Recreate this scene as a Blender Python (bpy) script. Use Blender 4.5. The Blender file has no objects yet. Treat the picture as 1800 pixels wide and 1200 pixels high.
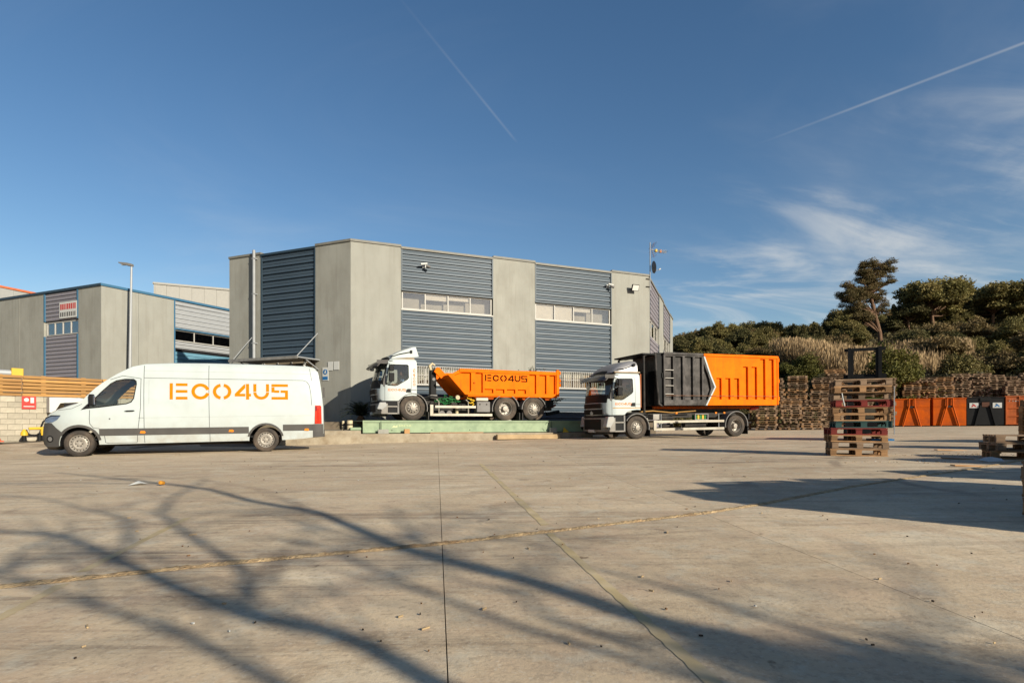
import bpy, bmesh, math, random
import numpy as np
from mathutils import Vector, Matrix
from mathutils.geometry import tessellate_polygon
R = math.radians
random.seed(7)
S = bpy.context.scene
COL = S.collection

# ------------------------------------------------------------------ camera, sky, sun
EYE = 0.82
cd = bpy.data.cameras.new('camera'); cam = bpy.data.objects.new('camera', cd); COL.objects.link(cam)
cam.location = (0, 0, EYE); cam.rotation_euler = (R(90), 0, 0)
cd.sensor_width = 36; cd.lens = 20; cd.shift_y = 0.0789; cd.clip_end = 5000; cd.clip_start = 0.05
S.camera = cam
SUN_EL = R(21); SUN_H = Vector((0.695, -0.72, 0)).normalized()
SUN_DIR = (SUN_H * math.cos(SUN_EL) + Vector((0, 0, math.sin(SUN_EL)))).normalized()
S.view_settings.view_transform = 'Standard'; S.view_settings.look = 'None'
S.view_settings.gamma = 1; S.view_settings.use_curve_mapping = False
S.view_settings.exposure = 0.77
sl = bpy.data.lights.new('sun', 'SUN'); sl.energy = 5.0; sl.angle = R(0.55); sl.color = (1.0, 0.92, 0.76)
so = bpy.data.objects.new('sun', sl); COL.objects.link(so)
so.rotation_euler = (-SUN_DIR).to_track_quat('-Z', 'Y').to_euler()
so.location = (20, -20, 30)

def build_world():
    w = bpy.data.worlds.new('World'); S.world = w; w.use_nodes = True
    nt = w.node_tree; N = nt.nodes; L = nt.links
    bg = N['Background']; bg.inputs[1].default_value = 0.071
    sk = N.new('ShaderNodeTexSky'); sk.sky_type = 'NISHITA'; sk.sun_disc = False
    sk.sun_elevation = SUN_EL; sk.sun_rotation = math.atan2(SUN_H.x, SUN_H.y)
    sk.air_density = 1.0; sk.dust_density = 0.35; sk.ozone_density = 2.0
    hs = N.new('ShaderNodeHueSaturation'); hs.inputs['Saturation'].default_value = 1.22
    tint = N.new('ShaderNodeVectorMath'); tint.operation = 'MULTIPLY'; tint.inputs[1].default_value = (1.03, 0.98, 0.95); L.new(sk.outputs[0], tint.inputs[0]); L.new(tint.outputs[0], hs.inputs['Color'])
    tc = N.new('ShaderNodeTexCoord')
    nm = N.new('ShaderNodeVectorMath'); nm.operation = 'NORMALIZE'; L.new(tc.outputs['Generated'], nm.inputs[0])
    sep = N.new('ShaderNodeSeparateXYZ'); L.new(nm.outputs[0], sep.inputs[0])
    def math_(op, a, b=None, c=None, clamp=False):
        n = N.new('ShaderNodeMath'); n.operation = op; n.use_clamp = clamp
        for i, q in enumerate((a, b, c)):
            if q is None: continue
            if isinstance(q, (int, float)): n.inputs[i].default_value = q
            else: L.new(q, n.inputs[i])
        return n.outputs[0]
    def dot(vec):
        n = N.new('ShaderNodeVectorMath'); n.operation = 'DOT_PRODUCT'; L.new(nm.outputs[0], n.inputs[0])
        n.inputs[1].default_value = vec; return n.outputs['Value']
    def ramp(v, a, b):
        n = N.new('ShaderNodeMapRange'); n.interpolation_type = 'SMOOTHSTEP'; L.new(v, n.inputs[0])
        n.inputs[1].default_value = a; n.inputs[2].default_value = b
        return n.outputs[0]
    # high cirrus laid out on a flat layer overhead
    dz = math_('ADD', sep.outputs[2], 0.22)
    u = math_('DIVIDE', sep.outputs[0], dz); v = math_('DIVIDE', sep.outputs[1], dz)
    cb = N.new('ShaderNodeCombineXYZ'); L.new(u, cb.inputs[0]); L.new(v, cb.inputs[1])
    def noise(scale, rot, sc, detail, dist, seed):
        mp = N.new('ShaderNodeMapping'); mp.inputs['Rotation'].default_value = (0, 0, R(rot)); mp.inputs['Scale'].default_value = sc
        mp.inputs['Location'].default_value = (seed, seed * 1.7, 0)
        L.new(cb.outputs[0], mp.inputs[0])
        n = N.new('ShaderNodeTexNoise'); n.inputs['Scale'].default_value = scale; n.inputs['Detail'].default_value = detail
        n.inputs['Distortion'].default_value = dist; n.inputs['Roughness'].default_value = 0.6
        L.new(mp.outputs[0], n.inputs['Vector']); return n.outputs['Fac']
    n1 = noise(1.3, 28, (0.5, 1.7, 1), 9, 1.6, 3.1)
    n2 = noise(0.6, 10, (1, 1, 1), 3, 0.3, 9.4)
    c1 = math_('MULTIPLY', ramp(n1, 0.43, 0.76), ramp(n2, 0.34, 0.58))
    right = ramp(sep.outputs[0], 0.16, 0.50)
    c1 = math_('MULTIPLY', c1, math_('MULTIPLY', right, math_('MULTIPLY', ramp(sep.outputs[2], 0.50, 0.34), ramp(sep.outputs[2], 0.10, 0.26))))
    n3 = noise(2.2, -12, (0.4, 1.3, 1), 9, 1.6, 1.7)
    low = math_('MULTIPLY', ramp(n3, 0.46, 0.78), math_('MULTIPLY', ramp(sep.outputs[2], 0.34, 0.24), ramp(sep.outputs[0], 0.15, 0.3)))
    n4 = noise(0.9, 60, (0.6, 1.3, 1), 6, 0.9, 5.5)
    veil = math_('MULTIPLY', ramp(n4, 0.45, 0.85), 0.16)
    n5 = noise(1.1, 40, (0.8, 1.0, 1), 7, 1.0, 12.3)
    broad = math_('MULTIPLY', math_('MULTIPLY', ramp(n5, 0.36, 0.62), ramp(n1, 0.30, 0.62)), math_('MULTIPLY', math_('MULTIPLY', ramp(sep.outputs[2], 0.42, 0.32), ramp(sep.outputs[2], 0.16, 0.27)), ramp(sep.outputs[0], 0.36, 0.56)))
    veil = math_('ADD', veil, math_('MULTIPLY', broad, 0.46))
    cl = math_('ADD', math_('ADD', math_('MULTIPLY', c1, 0.5), math_('MULTIPLY', low, 0.55)), veil, None, True)
    def trail(p0, p1, wid, strength, fade):
        a = Vector(((p0[0]-900)/1000, 1, (742-p0[1])/1000)).normalized(); b = Vector(((p1[0]-900)/1000, 1, (742-p1[1])/1000)).normalized()
        nrm = a.cross(b).normalized(); along = (b - a).normalized()
        d = math_('ABSOLUTE', dot(nrm))
        m = ramp(d, wid, 0.0)
        t = dot(along); ta, tb = along.dot(a), along.dot(b)
        e1 = ramp(t, ta, ta + (tb-ta)*fade); e2 = ramp(t, tb + (tb-ta)*0.01, tb - (tb-ta)*0.06)
        br = math_('ADD', math_('MULTIPLY', noise(6, 0, (1, 1, 1), 3, 0.4, p0[0]*0.01), 0.9), 0.25)
        return math_('MULTIPLY', math_('MULTIPLY', m, math_('MULTIPLY', e1, e2)), math_('MULTIPLY', br, strength))
    t1 = trail((640, -80), (910, 252), 0.0030, 0.12, 0.95)
    t2 = trail((1310, 262), (1960, 15), 0.0026, 0.25, 0.5)
    al = math_('ADD', cl, math_('ADD', t1, t2), None, True)
    mx = N.new('ShaderNodeMix'); mx.data_type = 'RGBA'
    L.new(al, mx.inputs['Factor']); L.new(hs.outputs[0], mx.inputs[6]); mx.inputs[7].default_value = (6.6, 6.5, 6.1, 1)
    L.new(mx.outputs[2], bg.inputs[0])
build_world()

# ------------------------------------------------------------------ materials
MATS = {}
GLOB = 0.64
def mat(name, col, rough=0.7, metal=0.0, vary=0.15, scale=3.0, col2=None, amt=0.5, scale2=1.2, stretch=(1, 1, 1), bump=0.0, bscale=30, spec=0.25, coat=0.0, orand=0.0, trans=0.0, alpha=1.0, streak=None, speck=None, dust=None):
    if name in MATS: return MATS[name]
    col = tuple(c*GLOB for c in col); col2 = tuple(c*GLOB for c in col2) if col2 else None
    m = bpy.data.materials.new(name); m.use_nodes = True; MATS[name] = m
    nt = m.node_tree; N = nt.nodes; L = nt.links; b = N['Principled BSDF']
    b.inputs['Roughness'].default_value = rough; b.inputs['Metallic'].default_value = metal
    b.inputs['Specular IOR Level'].default_value = spec; b.inputs['Coat Weight'].default_value = coat
    b.inputs['Transmission Weight'].default_value = trans
    tc = N.new('ShaderNodeTexCoord'); mp = N.new('ShaderNodeMapping'); L.new(tc.outputs['Object'], mp.inputs[0]); mp.inputs['Scale'].default_value = stretch
    n = N.new('ShaderNodeTexNoise'); n.inputs['Scale'].default_value = scale; n.inputs['Detail'].default_value = 6; L.new(mp.outputs[0], n.inputs['Vector'])
    mr = N.new('ShaderNodeMapRange'); L.new(n.outputs['Fac'], mr.inputs[0]); mr.inputs[1].default_value = 0.25; mr.inputs[2].default_value = 0.75
    mr.inputs[3].default_value = 1 - vary; mr.inputs[4].default_value = 1 + vary
    c = N.new('ShaderNodeMix'); c.data_type = 'RGBA'; c.inputs[6].default_value = (*col, 1); c.inputs[7].default_value = (*(col2 or col), 1)
    if col2:
        n2 = N.new('ShaderNodeTexNoise'); n2.inputs['Scale'].default_value = scale2; n2.inputs['Detail'].default_value = 8; n2.inputs['Roughness'].default_value = 0.65; L.new(mp.outputs[0], n2.inputs['Vector'])
        r2 = N.new('ShaderNodeMapRange'); r2.inputs[1].default_value = 0.42; r2.inputs[2].default_value = 0.68; r2.inputs[4].default_value = amt
        L.new(n2.outputs['Fac'], r2.inputs[0]); L.new(r2.outputs[0], c.inputs[0])
    else: c.inputs[0].default_value = 0
    cur = c.outputs[2]
    def layer(cur, colr, fac):
        k = N.new('ShaderNodeMix'); k.data_type = 'RGBA'; L.new(cur, k.inputs[6]); k.inputs[7].default_value = (*[q*GLOB for q in colr], 1); L.new(fac, k.inputs[0]); return k.outputs[2]
    def nz(sc, stv, a, b_, amt_, det=7):
        m3 = N.new('ShaderNodeMapping'); L.new(tc.outputs['Object'], m3.inputs[0]); m3.inputs['Scale'].default_value = stv; m3.inputs['Location'].default_value = (sc, 2*sc, sc)
        n3 = N.new('ShaderNodeTexNoise'); n3.inputs['Scale'].default_value = sc; n3.inputs['Detail'].default_value = det; n3.inputs['Roughness'].default_value = .7; L.new(m3.outputs[0], n3.inputs['Vector'])
        r3 = N.new('ShaderNodeMapRange'); L.new(n3.outputs['Fac'], r3.inputs[0]); r3.inputs[1].default_value = a; r3.inputs[2].default_value = b_; r3.inputs[4].default_value = amt_; return r3.outputs[0]
    if streak: cur = layer(cur, streak[0], nz(streak[1], (6, 6, .35), .5, .72, streak[2]))
    if speck: cur = layer(cur, speck[0], nz(speck[1], (1, 1, 1), speck[2], speck[2]+.05, speck[3]))
    if dust:
        sx = N.new('ShaderNodeSeparateXYZ'); L.new(tc.outputs['Object'], sx.inputs[0]); rz_ = N.new('ShaderNodeMapRange'); L.new(sx.outputs[2], rz_.inputs[0]); rz_.inputs[1].default_value = dust[1]; rz_.inputs[2].default_value = .2
        ml = N.new('ShaderNodeMath'); ml.operation = 'MULTIPLY'; L.new(rz_.outputs[0], ml.inputs[0]); L.new(nz(3, (1, 1, 1), .3, .7, dust[2]), ml.inputs[1]); cur = layer(cur, dust[0], ml.outputs[0])
    v = N.new('ShaderNodeVectorMath'); v.operation = 'SCALE'; L.new(cur, v.inputs[0]); L.new(mr.outputs[0], v.inputs['Scale'])
    out = v.outputs[0]
    if orand:
        oi = N.new('ShaderNodeObjectInfo'); m2 = N.new('ShaderNodeMapRange'); L.new(oi.outputs['Random'], m2.inputs[0]); m2.inputs[3].default_value = 1 - orand; m2.inputs[4].default_value = 1 + orand
        v2 = N.new('ShaderNodeVectorMath'); v2.operation = 'SCALE'; L.new(out, v2.inputs[0]); L.new(m2.outputs[0], v2.inputs['Scale']); out = v2.outputs[0]
    L.new(out, b.inputs['Base Color'])
    if bump:
        nb = N.new('ShaderNodeTexNoise'); nb.inputs['Scale'].default_value = bscale; nb.inputs['Detail'].default_value = 5; L.new(mp.outputs[0], nb.inputs['Vector'])
        bp = N.new('ShaderNodeBump'); bp.inputs['Strength'].default_value = bump; bp.inputs['Distance'].default_value = 0.02
        L.new(nb.outputs['Fac'], bp.inputs['Height']); L.new(bp.outputs[0], b.inputs['Normal'])
    return m

WHITE = mat('white_paint', (0.56, 0.62, 0.62), 0.32, vary=0.03, col2=(0.47, 0.47, 0.44), amt=0.35, scale2=1.3, coat=0.25, dust=((.36, .30, .22), 1.1, .8), speck=((.3, .26, .2), 9, .70, .4))
ORANGE = mat('orange_paint', (1.08, 0.200, 0.001), 0.65, spec=0.06, vary=0.06, col2=(0.80, 0.12, 0.002), amt=0.5, scale2=1.6, speck=((.22, .07, .02), 7, .67, .75), streak=((.62, .10, .01), 1.2, .55), bump=.12, bscale=3)
ORANGE2 = mat('worn_orange_paint', (0.66, 0.115, 0.006), 0.7, spec=0.08, vary=0.12, col2=(0.28, 0.06, 0.02), amt=0.7, scale2=1.4)
LOGO = mat('orange_vinyl', (1.05, 0.22, 0.001), 0.7, spec=0.05, vary=0.02)
BLACKP = mat('black_container_paint', (0.015, 0.012, 0.011), 0.5, spec=0.2, vary=0.4, scale=2.2, col2=(0.17, 0.15, 0.14), amt=0.65, scale2=1.8, bump=0.4, bscale=2.5, speck=((.45, .42, .38), 5, .66, .8), streak=((.09, .07, .06), 1.5, .6))
BLACK = mat('black_paint', (0.014, 0.014, 0.015), 0.6, spec=0.12, vary=0.2)
PLAST = mat('grey_plastic', (0.075, 0.07, 0.066), 0.6, vary=0.12, col2=(0.14, 0.12, 0.10), amt=0.3)
PLAST2 = mat('pale_grey_plastic', (0.22, 0.21, 0.20), 0.55, vary=0.1, col2=(0.12, 0.1, 0.09), amt=0.5)
RUBBER = mat('dusty_rubber', (0.050, 0.042, 0.036), 0.85, vary=0.25, col2=(0.17, 0.125, 0.09), amt=0.8, scale2=2.0, bump=0.4, bscale=60)
DARK = mat('dark_chassis', (0.022, 0.02, 0.019), 0.7, vary=0.3, col2=(0.09, 0.07, 0.05), amt=0.4, scale2=3)
STEEL = mat('painted_steel', (0.36, 0.34, 0.31), 0.45, 0.3, vary=0.15, col2=(0.17, 0.14, 0.11), amt=0.5, scale2=4)
GALV = mat('galvanised_metal', (0.36, 0.37, 0.38), 0.6, 0.2, vary=0.12)
ALU = mat('aluminium_rail', (0.50, 0.46, 0.38), 0.5, 0.25, vary=0.12, col2=(0.3, 0.24, 0.17), amt=0.5, scale2=2)
CREAM = mat('cream_paint', (0.62, 0.52, 0.33), 0.6, vary=0.1, col2=(0.4, 0.33, 0.2), amt=0.4)
YELLOW = mat('yellow_paint', (0.72, 0.45, 0.03), 0.5, vary=0.1)
RED = mat('red_paint', (0.55, 0.03, 0.02), 0.5, vary=0.1)
GREENROPE = mat('green_net', (0.03, 0.22, 0.06), 0.8, vary=0.3, scale=20)
AMBER = mat('amber_lens', (0.85, 0.25, 0.02), 0.25, vary=0.02)
REDLENS = mat('red_lens', (0.65, 0.02, 0.008), 0.18, vary=0.03, coat=0.5)
HEADL = mat('headlight_lens', (0.20, 0.27, 0.42), 0.10, 0.3, vary=0.3, scale=6, coat=0.8)
CLEARL = mat('clear_lens', (0.42, 0.42, 0.41), 0.2, vary=0.05, coat=0.5)
SEAT = mat('seat_fabric', (0.035, 0.037, 0.045), 0.9)
BRIDGE = mat('pale_green_paint', (0.33, 0.42, 0.26), 0.55, vary=0.08, scale=4, col2=(0.20, 0.28, 0.17), amt=0.7, scale2=2.5)
CONC = mat('precast_concrete', (0.37, 0.363, 0.318), 0.85, vary=0.08, scale=0.8, col2=(0.29, 0.275, 0.235), amt=0.6, scale2=1.3, stretch=(1, 1, 0.7), bump=0.15, bscale=25, streak=((.255, .235, .195), .9, .55), speck=((.23, .21, .18), 6, .66, .5))
CONCL = mat('precast_concrete_light', (0.355, 0.35, 0.31), 0.85, vary=0.08, scale=0.8, col2=(0.305, 0.295, 0.255), amt=0.6, scale2=1.2, stretch=(1.1, 1.1, 0.6), bump=0.1, bscale=25, streak=((.27, .25, .21), .8, .5), speck=((.25, .23, .19), 6, .66, .5))
BLUE = mat('blue_grey_cladding', (0.066, 0.096, 0.128), 0.45, 0.0, vary=0.06, scale=0.8, col2=(0.050, 0.075, 0.104), amt=0.4, scale2=0.6)
BLUETRIM = mat('blue_trim', (0.035, 0.060, 0.085), 0.45, vary=0.05)
BRIGHTBLUE = mat('bright_blue_trim', (0.055, 0.16, 0.27), 0.45, vary=0.05)
PINKC = mat('pinkish_grey_cladding', (0.36, 0.33, 0.36), 0.45, 0.1, vary=0.05)
PALEC = mat('pale_grey_cladding', (0.44, 0.45, 0.46), 0.45, 0.1, vary=0.05)
SKYC = mat('light_blue_shutter', (0.16, 0.34, 0.45), 0.5, vary=0.05)
FRAMEW = mat('white_window_frame', (0.50, 0.48, 0.44), 0.5, vary=0.04)
BLIND = mat('window_blind', (0.78, 0.75, 0.70), 0.8, vary=0.05)
ROOF = mat('roof_felt', (0.16, 0.16, 0.155), 0.9, vary=0.2)
ROOM = mat('dim_room', (0.10, 0.09, 0.08), 0.9, vary=0.3)
PLINTH = mat('stained_concrete', (0.40, 0.34, 0.25), 0.9, vary=0.15, scale=3, col2=(0.20, 0.14, 0.08), amt=0.65, scale2=2.2, bump=0.3, bscale=20)
TERR = mat('earth', (0.16, 0.125, 0.09), 0.95, vary=0.3, col2=(0.09, 0.08, 0.04), amt=0.6)
BLOCKM = mat('concrete_block', (0.46, 0.41, 0.32), 0.95, vary=0.12, scale=8, orand=0.16, bump=0.3, bscale=40)
MORTAR = mat('mortar', (0.40, 0.36, 0.29), 0.95, vary=0.1)
PINEW = mat('varnished_board', (0.50, 0.26, 0.07), 0.6, vary=0.25, scale=5, stretch=(0.6, 3, 6), orand=0.22, col2=(0.28, 0.12, 0.03), amt=0.5)
WOOD = mat('pallet_wood', (0.42, 0.235, 0.11), 0.85, vary=0.3, scale=5, stretch=(1, 1, 4), orand=0.38, col2=(0.18, 0.10, 0.05), amt=0.55, scale2=2)
WOODG = mat('weathered_pallet_wood', (0.34, 0.225, 0.14), 0.9, vary=0.3, scale=5, stretch=(1, 1, 4), orand=0.4, col2=(0.15, 0.10, 0.07), amt=0.5, scale2=2)
WOODR = mat('red_pallet_wood', (0.22, 0.03, 0.022), 0.8, vary=0.3, orand=0.2)
WOODT = mat('teal_pallet_wood', (0.035, 0.085, 0.080), 0.8, vary=0.3, orand=0.2)
BARK = mat('pine_bark', (0.20, 0.115, 0.07), 0.95, vary=0.3, scale=5, bump=0.5)
SKIN = mat('skin', (0.45, 0.24, 0.16), 0.6, vary=0.03)
HAIR = mat('dark_hair', (0.02, 0.014, 0.01), 0.8)
SHIRT = mat('light_blue_shirt', (0.20, 0.30, 0.50), 0.9)
PAPER = mat('white_sheet', (0.66, 0.66, 0.63), 0.7, vary=0.02)
SIGNBLUE = mat('sign_blue', (0.02, 0.16, 0.42), 0.5, vary=0.02)

def foliage_mat(name, c1, c2, scale=0.6, orand=0.2):
    m = mat(name, c1, 0.75, vary=0.35, scale=3.0, col2=c2, amt=1.0, scale2=scale, orand=orand, spec=0.25)
    nt = m.node_tree; b = nt.nodes['Principled BSDF']
    tr = nt.nodes.new('ShaderNodeBsdfTranslucent'); mx = nt.nodes.new('ShaderNodeMixShader'); mx.inputs[0].default_value = 0.22
    src = b.inputs['Base Color'].links[0].from_socket
    nt.links.new(src, tr.inputs['Color']); out = [n for n in nt.nodes if n.type == 'OUTPUT_MATERIAL'][0]
    nt.links.new(b.outputs[0], mx.inputs[1]); nt.links.new(tr.outputs[0], mx.inputs[2]); nt.links.new(mx.outputs[0], out.inputs[0])
    return m
PINE = foliage_mat('pine_needles', (0.19, 0.165, 0.050), (0.30, 0.225, 0.08))
PINE2 = foliage_mat('dark_pine_needles', (0.11, 0.105, 0.035), (0.20, 0.155, 0.058))
BRIGHTF = foliage_mat('fresh_pine_needles', (0.13, 0.13, 0.026), (0.21, 0.18, 0.040))
BROWNF = foliage_mat('brownish_pine_needles', (0.19, 0.14, 0.055), (0.30, 0.20, 0.09))
SCRUB = foliage_mat('scrub_leaves', (0.09, 0.08, 0.03), (0.20, 0.145, 0.062), 0.25)
REED = foliage_mat('dry_reed', (0.52, 0.36, 0.19), (0.30, 0.20, 0.105), 0.3)
FROND = foliage_mat('palm_frond', (0.022, 0.034, 0.014), (0.04, 0.05, 0.02))

def glass(name, tint=(0.75, 0.80, 0.80), refl=0.12, see=0.9):
    m = bpy.data.materials.new(name); m.use_nodes = True; nt = m.node_tree; N = nt.nodes; N.clear()
    o = N.new('ShaderNodeOutputMaterial'); t = N.new('ShaderNodeBsdfTransparent'); g = N.new('ShaderNodeBsdfGlossy'); x = N.new('ShaderNodeMixShader'); f = N.new('ShaderNodeLayerWeight')
    t.inputs[0].default_value = (*[c*see for c in tint], 1); g.inputs['Roughness'].default_value = 0.03; g.inputs['Color'].default_value = (0.9, 0.9, 0.9, 1)
    mr = N.new('ShaderNodeMapRange'); mr.inputs[3].default_value = refl; mr.inputs[4].default_value = 0.9; f.inputs[0].default_value = 0.3
    nt.links.new(f.outputs['Fresnel'], mr.inputs[0]); nt.links.new(mr.outputs[0], x.inputs[0]); nt.links.new(t.outputs[0], x.inputs[1]); nt.links.new(g.outputs[0], x.inputs[2]); nt.links.new(x.outputs[0], o.inputs[0])
    return m
GLASS = glass('vehicle_glass', (0.92, 0.96, 0.94), 0.05)
WGLASS = glass('window_glass', (0.92, 0.90, 0.86), 0.10, 0.95)
DGLASS = glass('dark_window_glass', (0.35, 0.33, 0.30), 0.08, 0.8)

# ------------------------------------------------------------------ builders
class MB:
    def __init__(s, xf=None): s.v = []; s.f = []; s.m = []; s.xf = xf
    def add(s, vs, fs, mi=0):
        o = len(s.v); s.v += [tuple(p) for p in vs]; s.f += [tuple(i+o for i in f) for f in fs]; s.m += [mi]*len(fs); return s
    def box(s, x0, x1, y0, y1, z0, z1, mi=0):
        return s.add([(x0,y0,z0),(x1,y0,z0),(x1,y1,z0),(x0,y1,z0),(x0,y0,z1),(x1,y0,z1),(x1,y1,z1),(x0,y1,z1)],
                     [(0,3,2,1),(4,5,6,7),(0,1,5,4),(1,2,6,5),(2,3,7,6),(3,0,4,7)], mi)
    def obox(s, c, sz, rot, mi=0):
        M = Matrix.Translation(c) @ rot.to_4x4(); b = MB().box(-sz[0]/2, sz[0]/2, -sz[1]/2, sz[1]/2, -sz[2]/2, sz[2]/2)
        return s.add([M @ Vector(p) for p in b.v], b.f, mi)
    def bar(s, p0, p1, w, h, mi=0):
        p0 = Vector(p0); p1 = Vector(p1); d = p1 - p0; q = d.to_track_quat('X', 'Z').to_matrix()
        return s.obox((p0+p1)/2, (d.length, w, h), q, mi)
    def prism(s, poly, y0, y1, mi=0):      # polygon in xz, extruded along y
        n = len(poly); vs = [(x, y0, z) for x, z in poly] + [(x, y1, z) for x, z in poly]
        t = tessellate_polygon([[Vector((x, z, 0)) for x, z in poly]])
        fs = [tuple(a) for a in t] + [tuple(i+n for i in a[::-1]) for a in t] + [(i, (i+1) % n, (i+1) % n+n, i+n) for i in range(n)]
        return s.add(vs, fs, mi)
    def plate(s, outer, holes, y0, y1, mi=0):
        loops = [outer] + holes; t = tessellate_polygon([[Vector((x, z, 0)) for x, z in l] for l in loops])
        flat = [p for l in loops for p in l]; n = len(flat)
        vs = [(x, y0, z) for x, z in flat] + [(x, y1, z) for x, z in flat]; fs = [tuple(a) for a in t] + [tuple(i+n for i in a[::-1]) for a in t]
        o = 0
        for l in loops:
            k = len(l); fs += [(o+i, o+(i+1) % k, o+(i+1) % k+n, o+i+n) for i in range(k)]; o += k
        return s.add(vs, fs, mi)
    def tube(s, pts, r, n=8, mi=0, caps=True):
        pts = [Vector(p) for p in pts]; rs = r if isinstance(r, (list, tuple)) else [r]*len(pts)
        vs = []; fs = []; ref = None
        for i, p in enumerate(pts):
            d = (pts[min(i+1, len(pts)-1)] - pts[max(i-1, 0)]).normalized()
            if ref is None: ref = Vector((0, 0, 1)) if abs(d.z) < 0.9 else Vector((1, 0, 0))
            a = d.cross(ref).normalized(); b = d.cross(a).normalized(); ref = a.cross(d)
            for k in range(n):
                t = 2*math.pi*k/n; vs.append(p + (a*math.cos(t)+b*math.sin(t))*rs[i])
        for i in range(len(pts)-1):
            for k in range(n): fs.append((i*n+k, i*n+(k+1) % n, (i+1)*n+(k+1) % n, (i+1)*n+k))
        if caps: fs += [tuple(range(n))[::-1], tuple((len(pts)-1)*n+k for k in range(n))]
        return s.add(vs, fs, mi)
    def lathe(s, prof, c, n=32, mi=0, a0=0, a1=360, axis='y'):   # prof: (radius, offset along axis)
        full = abs(a1-a0) >= 360; k = n if full else n+1; vs = []; fs = []
        for j in range(k):
            t = R(a0 + (a1-a0)*j/n)
            for r, y in prof:
                if axis == 'y': vs.append((c[0]+r*math.cos(t), c[1]+y, c[2]+r*math.sin(t)))
                else: vs.append((c[0]+r*math.cos(t), c[1]+r*math.sin(t), c[2]+y))
        m = len(prof)
        for j in range(n):
            j2 = (j+1) % k
            for i in range(m-1): fs.append((j*m+i, j2*m+i, j2*m+i+1, j*m+i+1))
        return s.add(vs, fs, mi)
    def disc(s, c, r, n=12, mi=0, axis='y', t=0.01):
        return s.lathe([(0.0001, 0), (r, 0), (r, t), (0.0001, t)], c, n, mi, axis=axis)
    def build(s, name, mats, parent=None, smooth=False, bevel=0, seg=2, angle=35):
        vs = s.v if s.xf is None else [tuple(s.xf @ Vector(p)) for p in s.v]
        me = bpy.data.meshes.new(name); me.from_pydata(vs, [], s.f)
        for m in (mats if isinstance(mats, (list, tuple)) else [mats]): me.materials.append(m)
        if len(me.materials) > 1: me.polygons.foreach_set('material_index', s.m)
        bm = bmesh.new(); bm.from_mesh(me); bmesh.ops.recalc_face_normals(bm, faces=bm.faces); bm.to_mesh(me); bm.free()
        if smooth: me.polygons.foreach_set('use_smooth', [True]*len(me.polygons)); me.set_sharp_from_angle(angle=R(angle))
        me.update(); o = bpy.data.objects.new(name, me); COL.objects.link(o)
        if parent: o.parent = parent
        if bevel:
            b = o.modifiers.new('bevel', 'BEVEL'); b.width = bevel; b.segments = seg; b.limit_method = 'ANGLE'; b.angle_limit = R(40); b.harden_normals = False
        return o
def tag(o, label=None, cat=None, group=None, kind=None):
    if label: o['label'] = label
    if cat: o['category'] = cat
    if group: o['group'] = group
    if kind: o['kind'] = kind
    return o
def thing(name, label, cat, loc=(0, 0, 0), rot=None, group=None):
    o = bpy.data.objects.new(name, None); COL.objects.link(o); o.empty_display_size = 0.3
    M = Matrix.Translation(loc)
    if rot is not None: M = M @ (rot.to_4x4() if isinstance(rot, Matrix) else Matrix.Rotation(rot, 4, 'Z'))
    o.matrix_world = M; return tag(o, label, cat, group)
def kids(o): return [c for c in o.children]
def copy_tree(o, parent=None):
    c = o.copy(); COL.objects.link(c); c.parent = parent
    for ch in kids(o): copy_tree(ch, c)
    return c
def sm(a, b, x):
    t = min(1, max(0, (x-a)/(b-a))); return t*t*(3-2*t)
def g(X, Y):
    X2 = max(-45, min(60, X)); Y2 = max(-20, min(60, Y))
    z = 0.012*X2 + 0.003*Y2
    return z + 0.34*sm(16.2, 20.5, Y)*sm(8.5, 13.5, -X)
def face_frame(x, y, z, ang):      # local x along the face, y away from the viewer, z up
    return Matrix.Translation((x, y, z)) @ Matrix.Rotation(ang, 4, 'Z')
def dens(loop, xs, zs):
    out = []
    for i, a in enumerate(loop):
        b = loop[(i+1) % len(loop)]; ts = []
        for c in xs:
            if (a[0]-c)*(b[0]-c) < 0: ts.append((c-a[0])/(b[0]-a[0]))
        for c in zs:
            if (a[1]-c)*(b[1]-c) < 0: ts.append((c-a[1])/(b[1]-a[1]))
        out.append(a)
        for t in sorted(ts):
            if 1e-4 < t < 1-1e-4: out.append((a[0]+(b[0]-a[0])*t, a[1]+(b[1]-a[1])*t))
    return out
def drape(loops, fin, xs, zs):
    """polygon with holes, cut on the x and z grid and laid on the curved side y = fin(x, z)"""
    loops = [dens(l, xs, zs) for l in loops]
    t = tessellate_polygon([[Vector((x, z, 0)) for x, z in l] for l in loops]); flat = [p for l in loops for p in l]
    bm = bmesh.new(); vv = [bm.verts.new((x, 0, z)) for x, z in flat]
    for a in t:
        try: bm.faces.new([vv[i] for i in a])
        except ValueError: pass
    for c in xs: bmesh.ops.bisect_plane(bm, geom=bm.verts[:]+bm.edges[:]+bm.faces[:], plane_co=(c, 0, 0), plane_no=(1, 0, 0), dist=1e-5)
    for c in zs: bmesh.ops.bisect_plane(bm, geom=bm.verts[:]+bm.edges[:]+bm.faces[:], plane_co=(0, 0, c), plane_no=(0, 0, 1), dist=1e-5)
    bmesh.ops.remove_doubles(bm, verts=bm.verts[:], dist=1e-4)
    bm.verts.index_update(); vs = [(v.co.x, fin(v.co.x, v.co.z), v.co.z) for v in bm.verts]; fs = [tuple(v.index for v in f.verts) for f in bm.faces]; bm.free()
    return vs, fs, loops
class Pair:
    def __init__(s, a, b): s.a = a; s.b = b
    def build(s, name, m, parent, **k): o = s.a.build(name, m, parent, **k); s.b.build(name, m, parent, **k); return o
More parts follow.
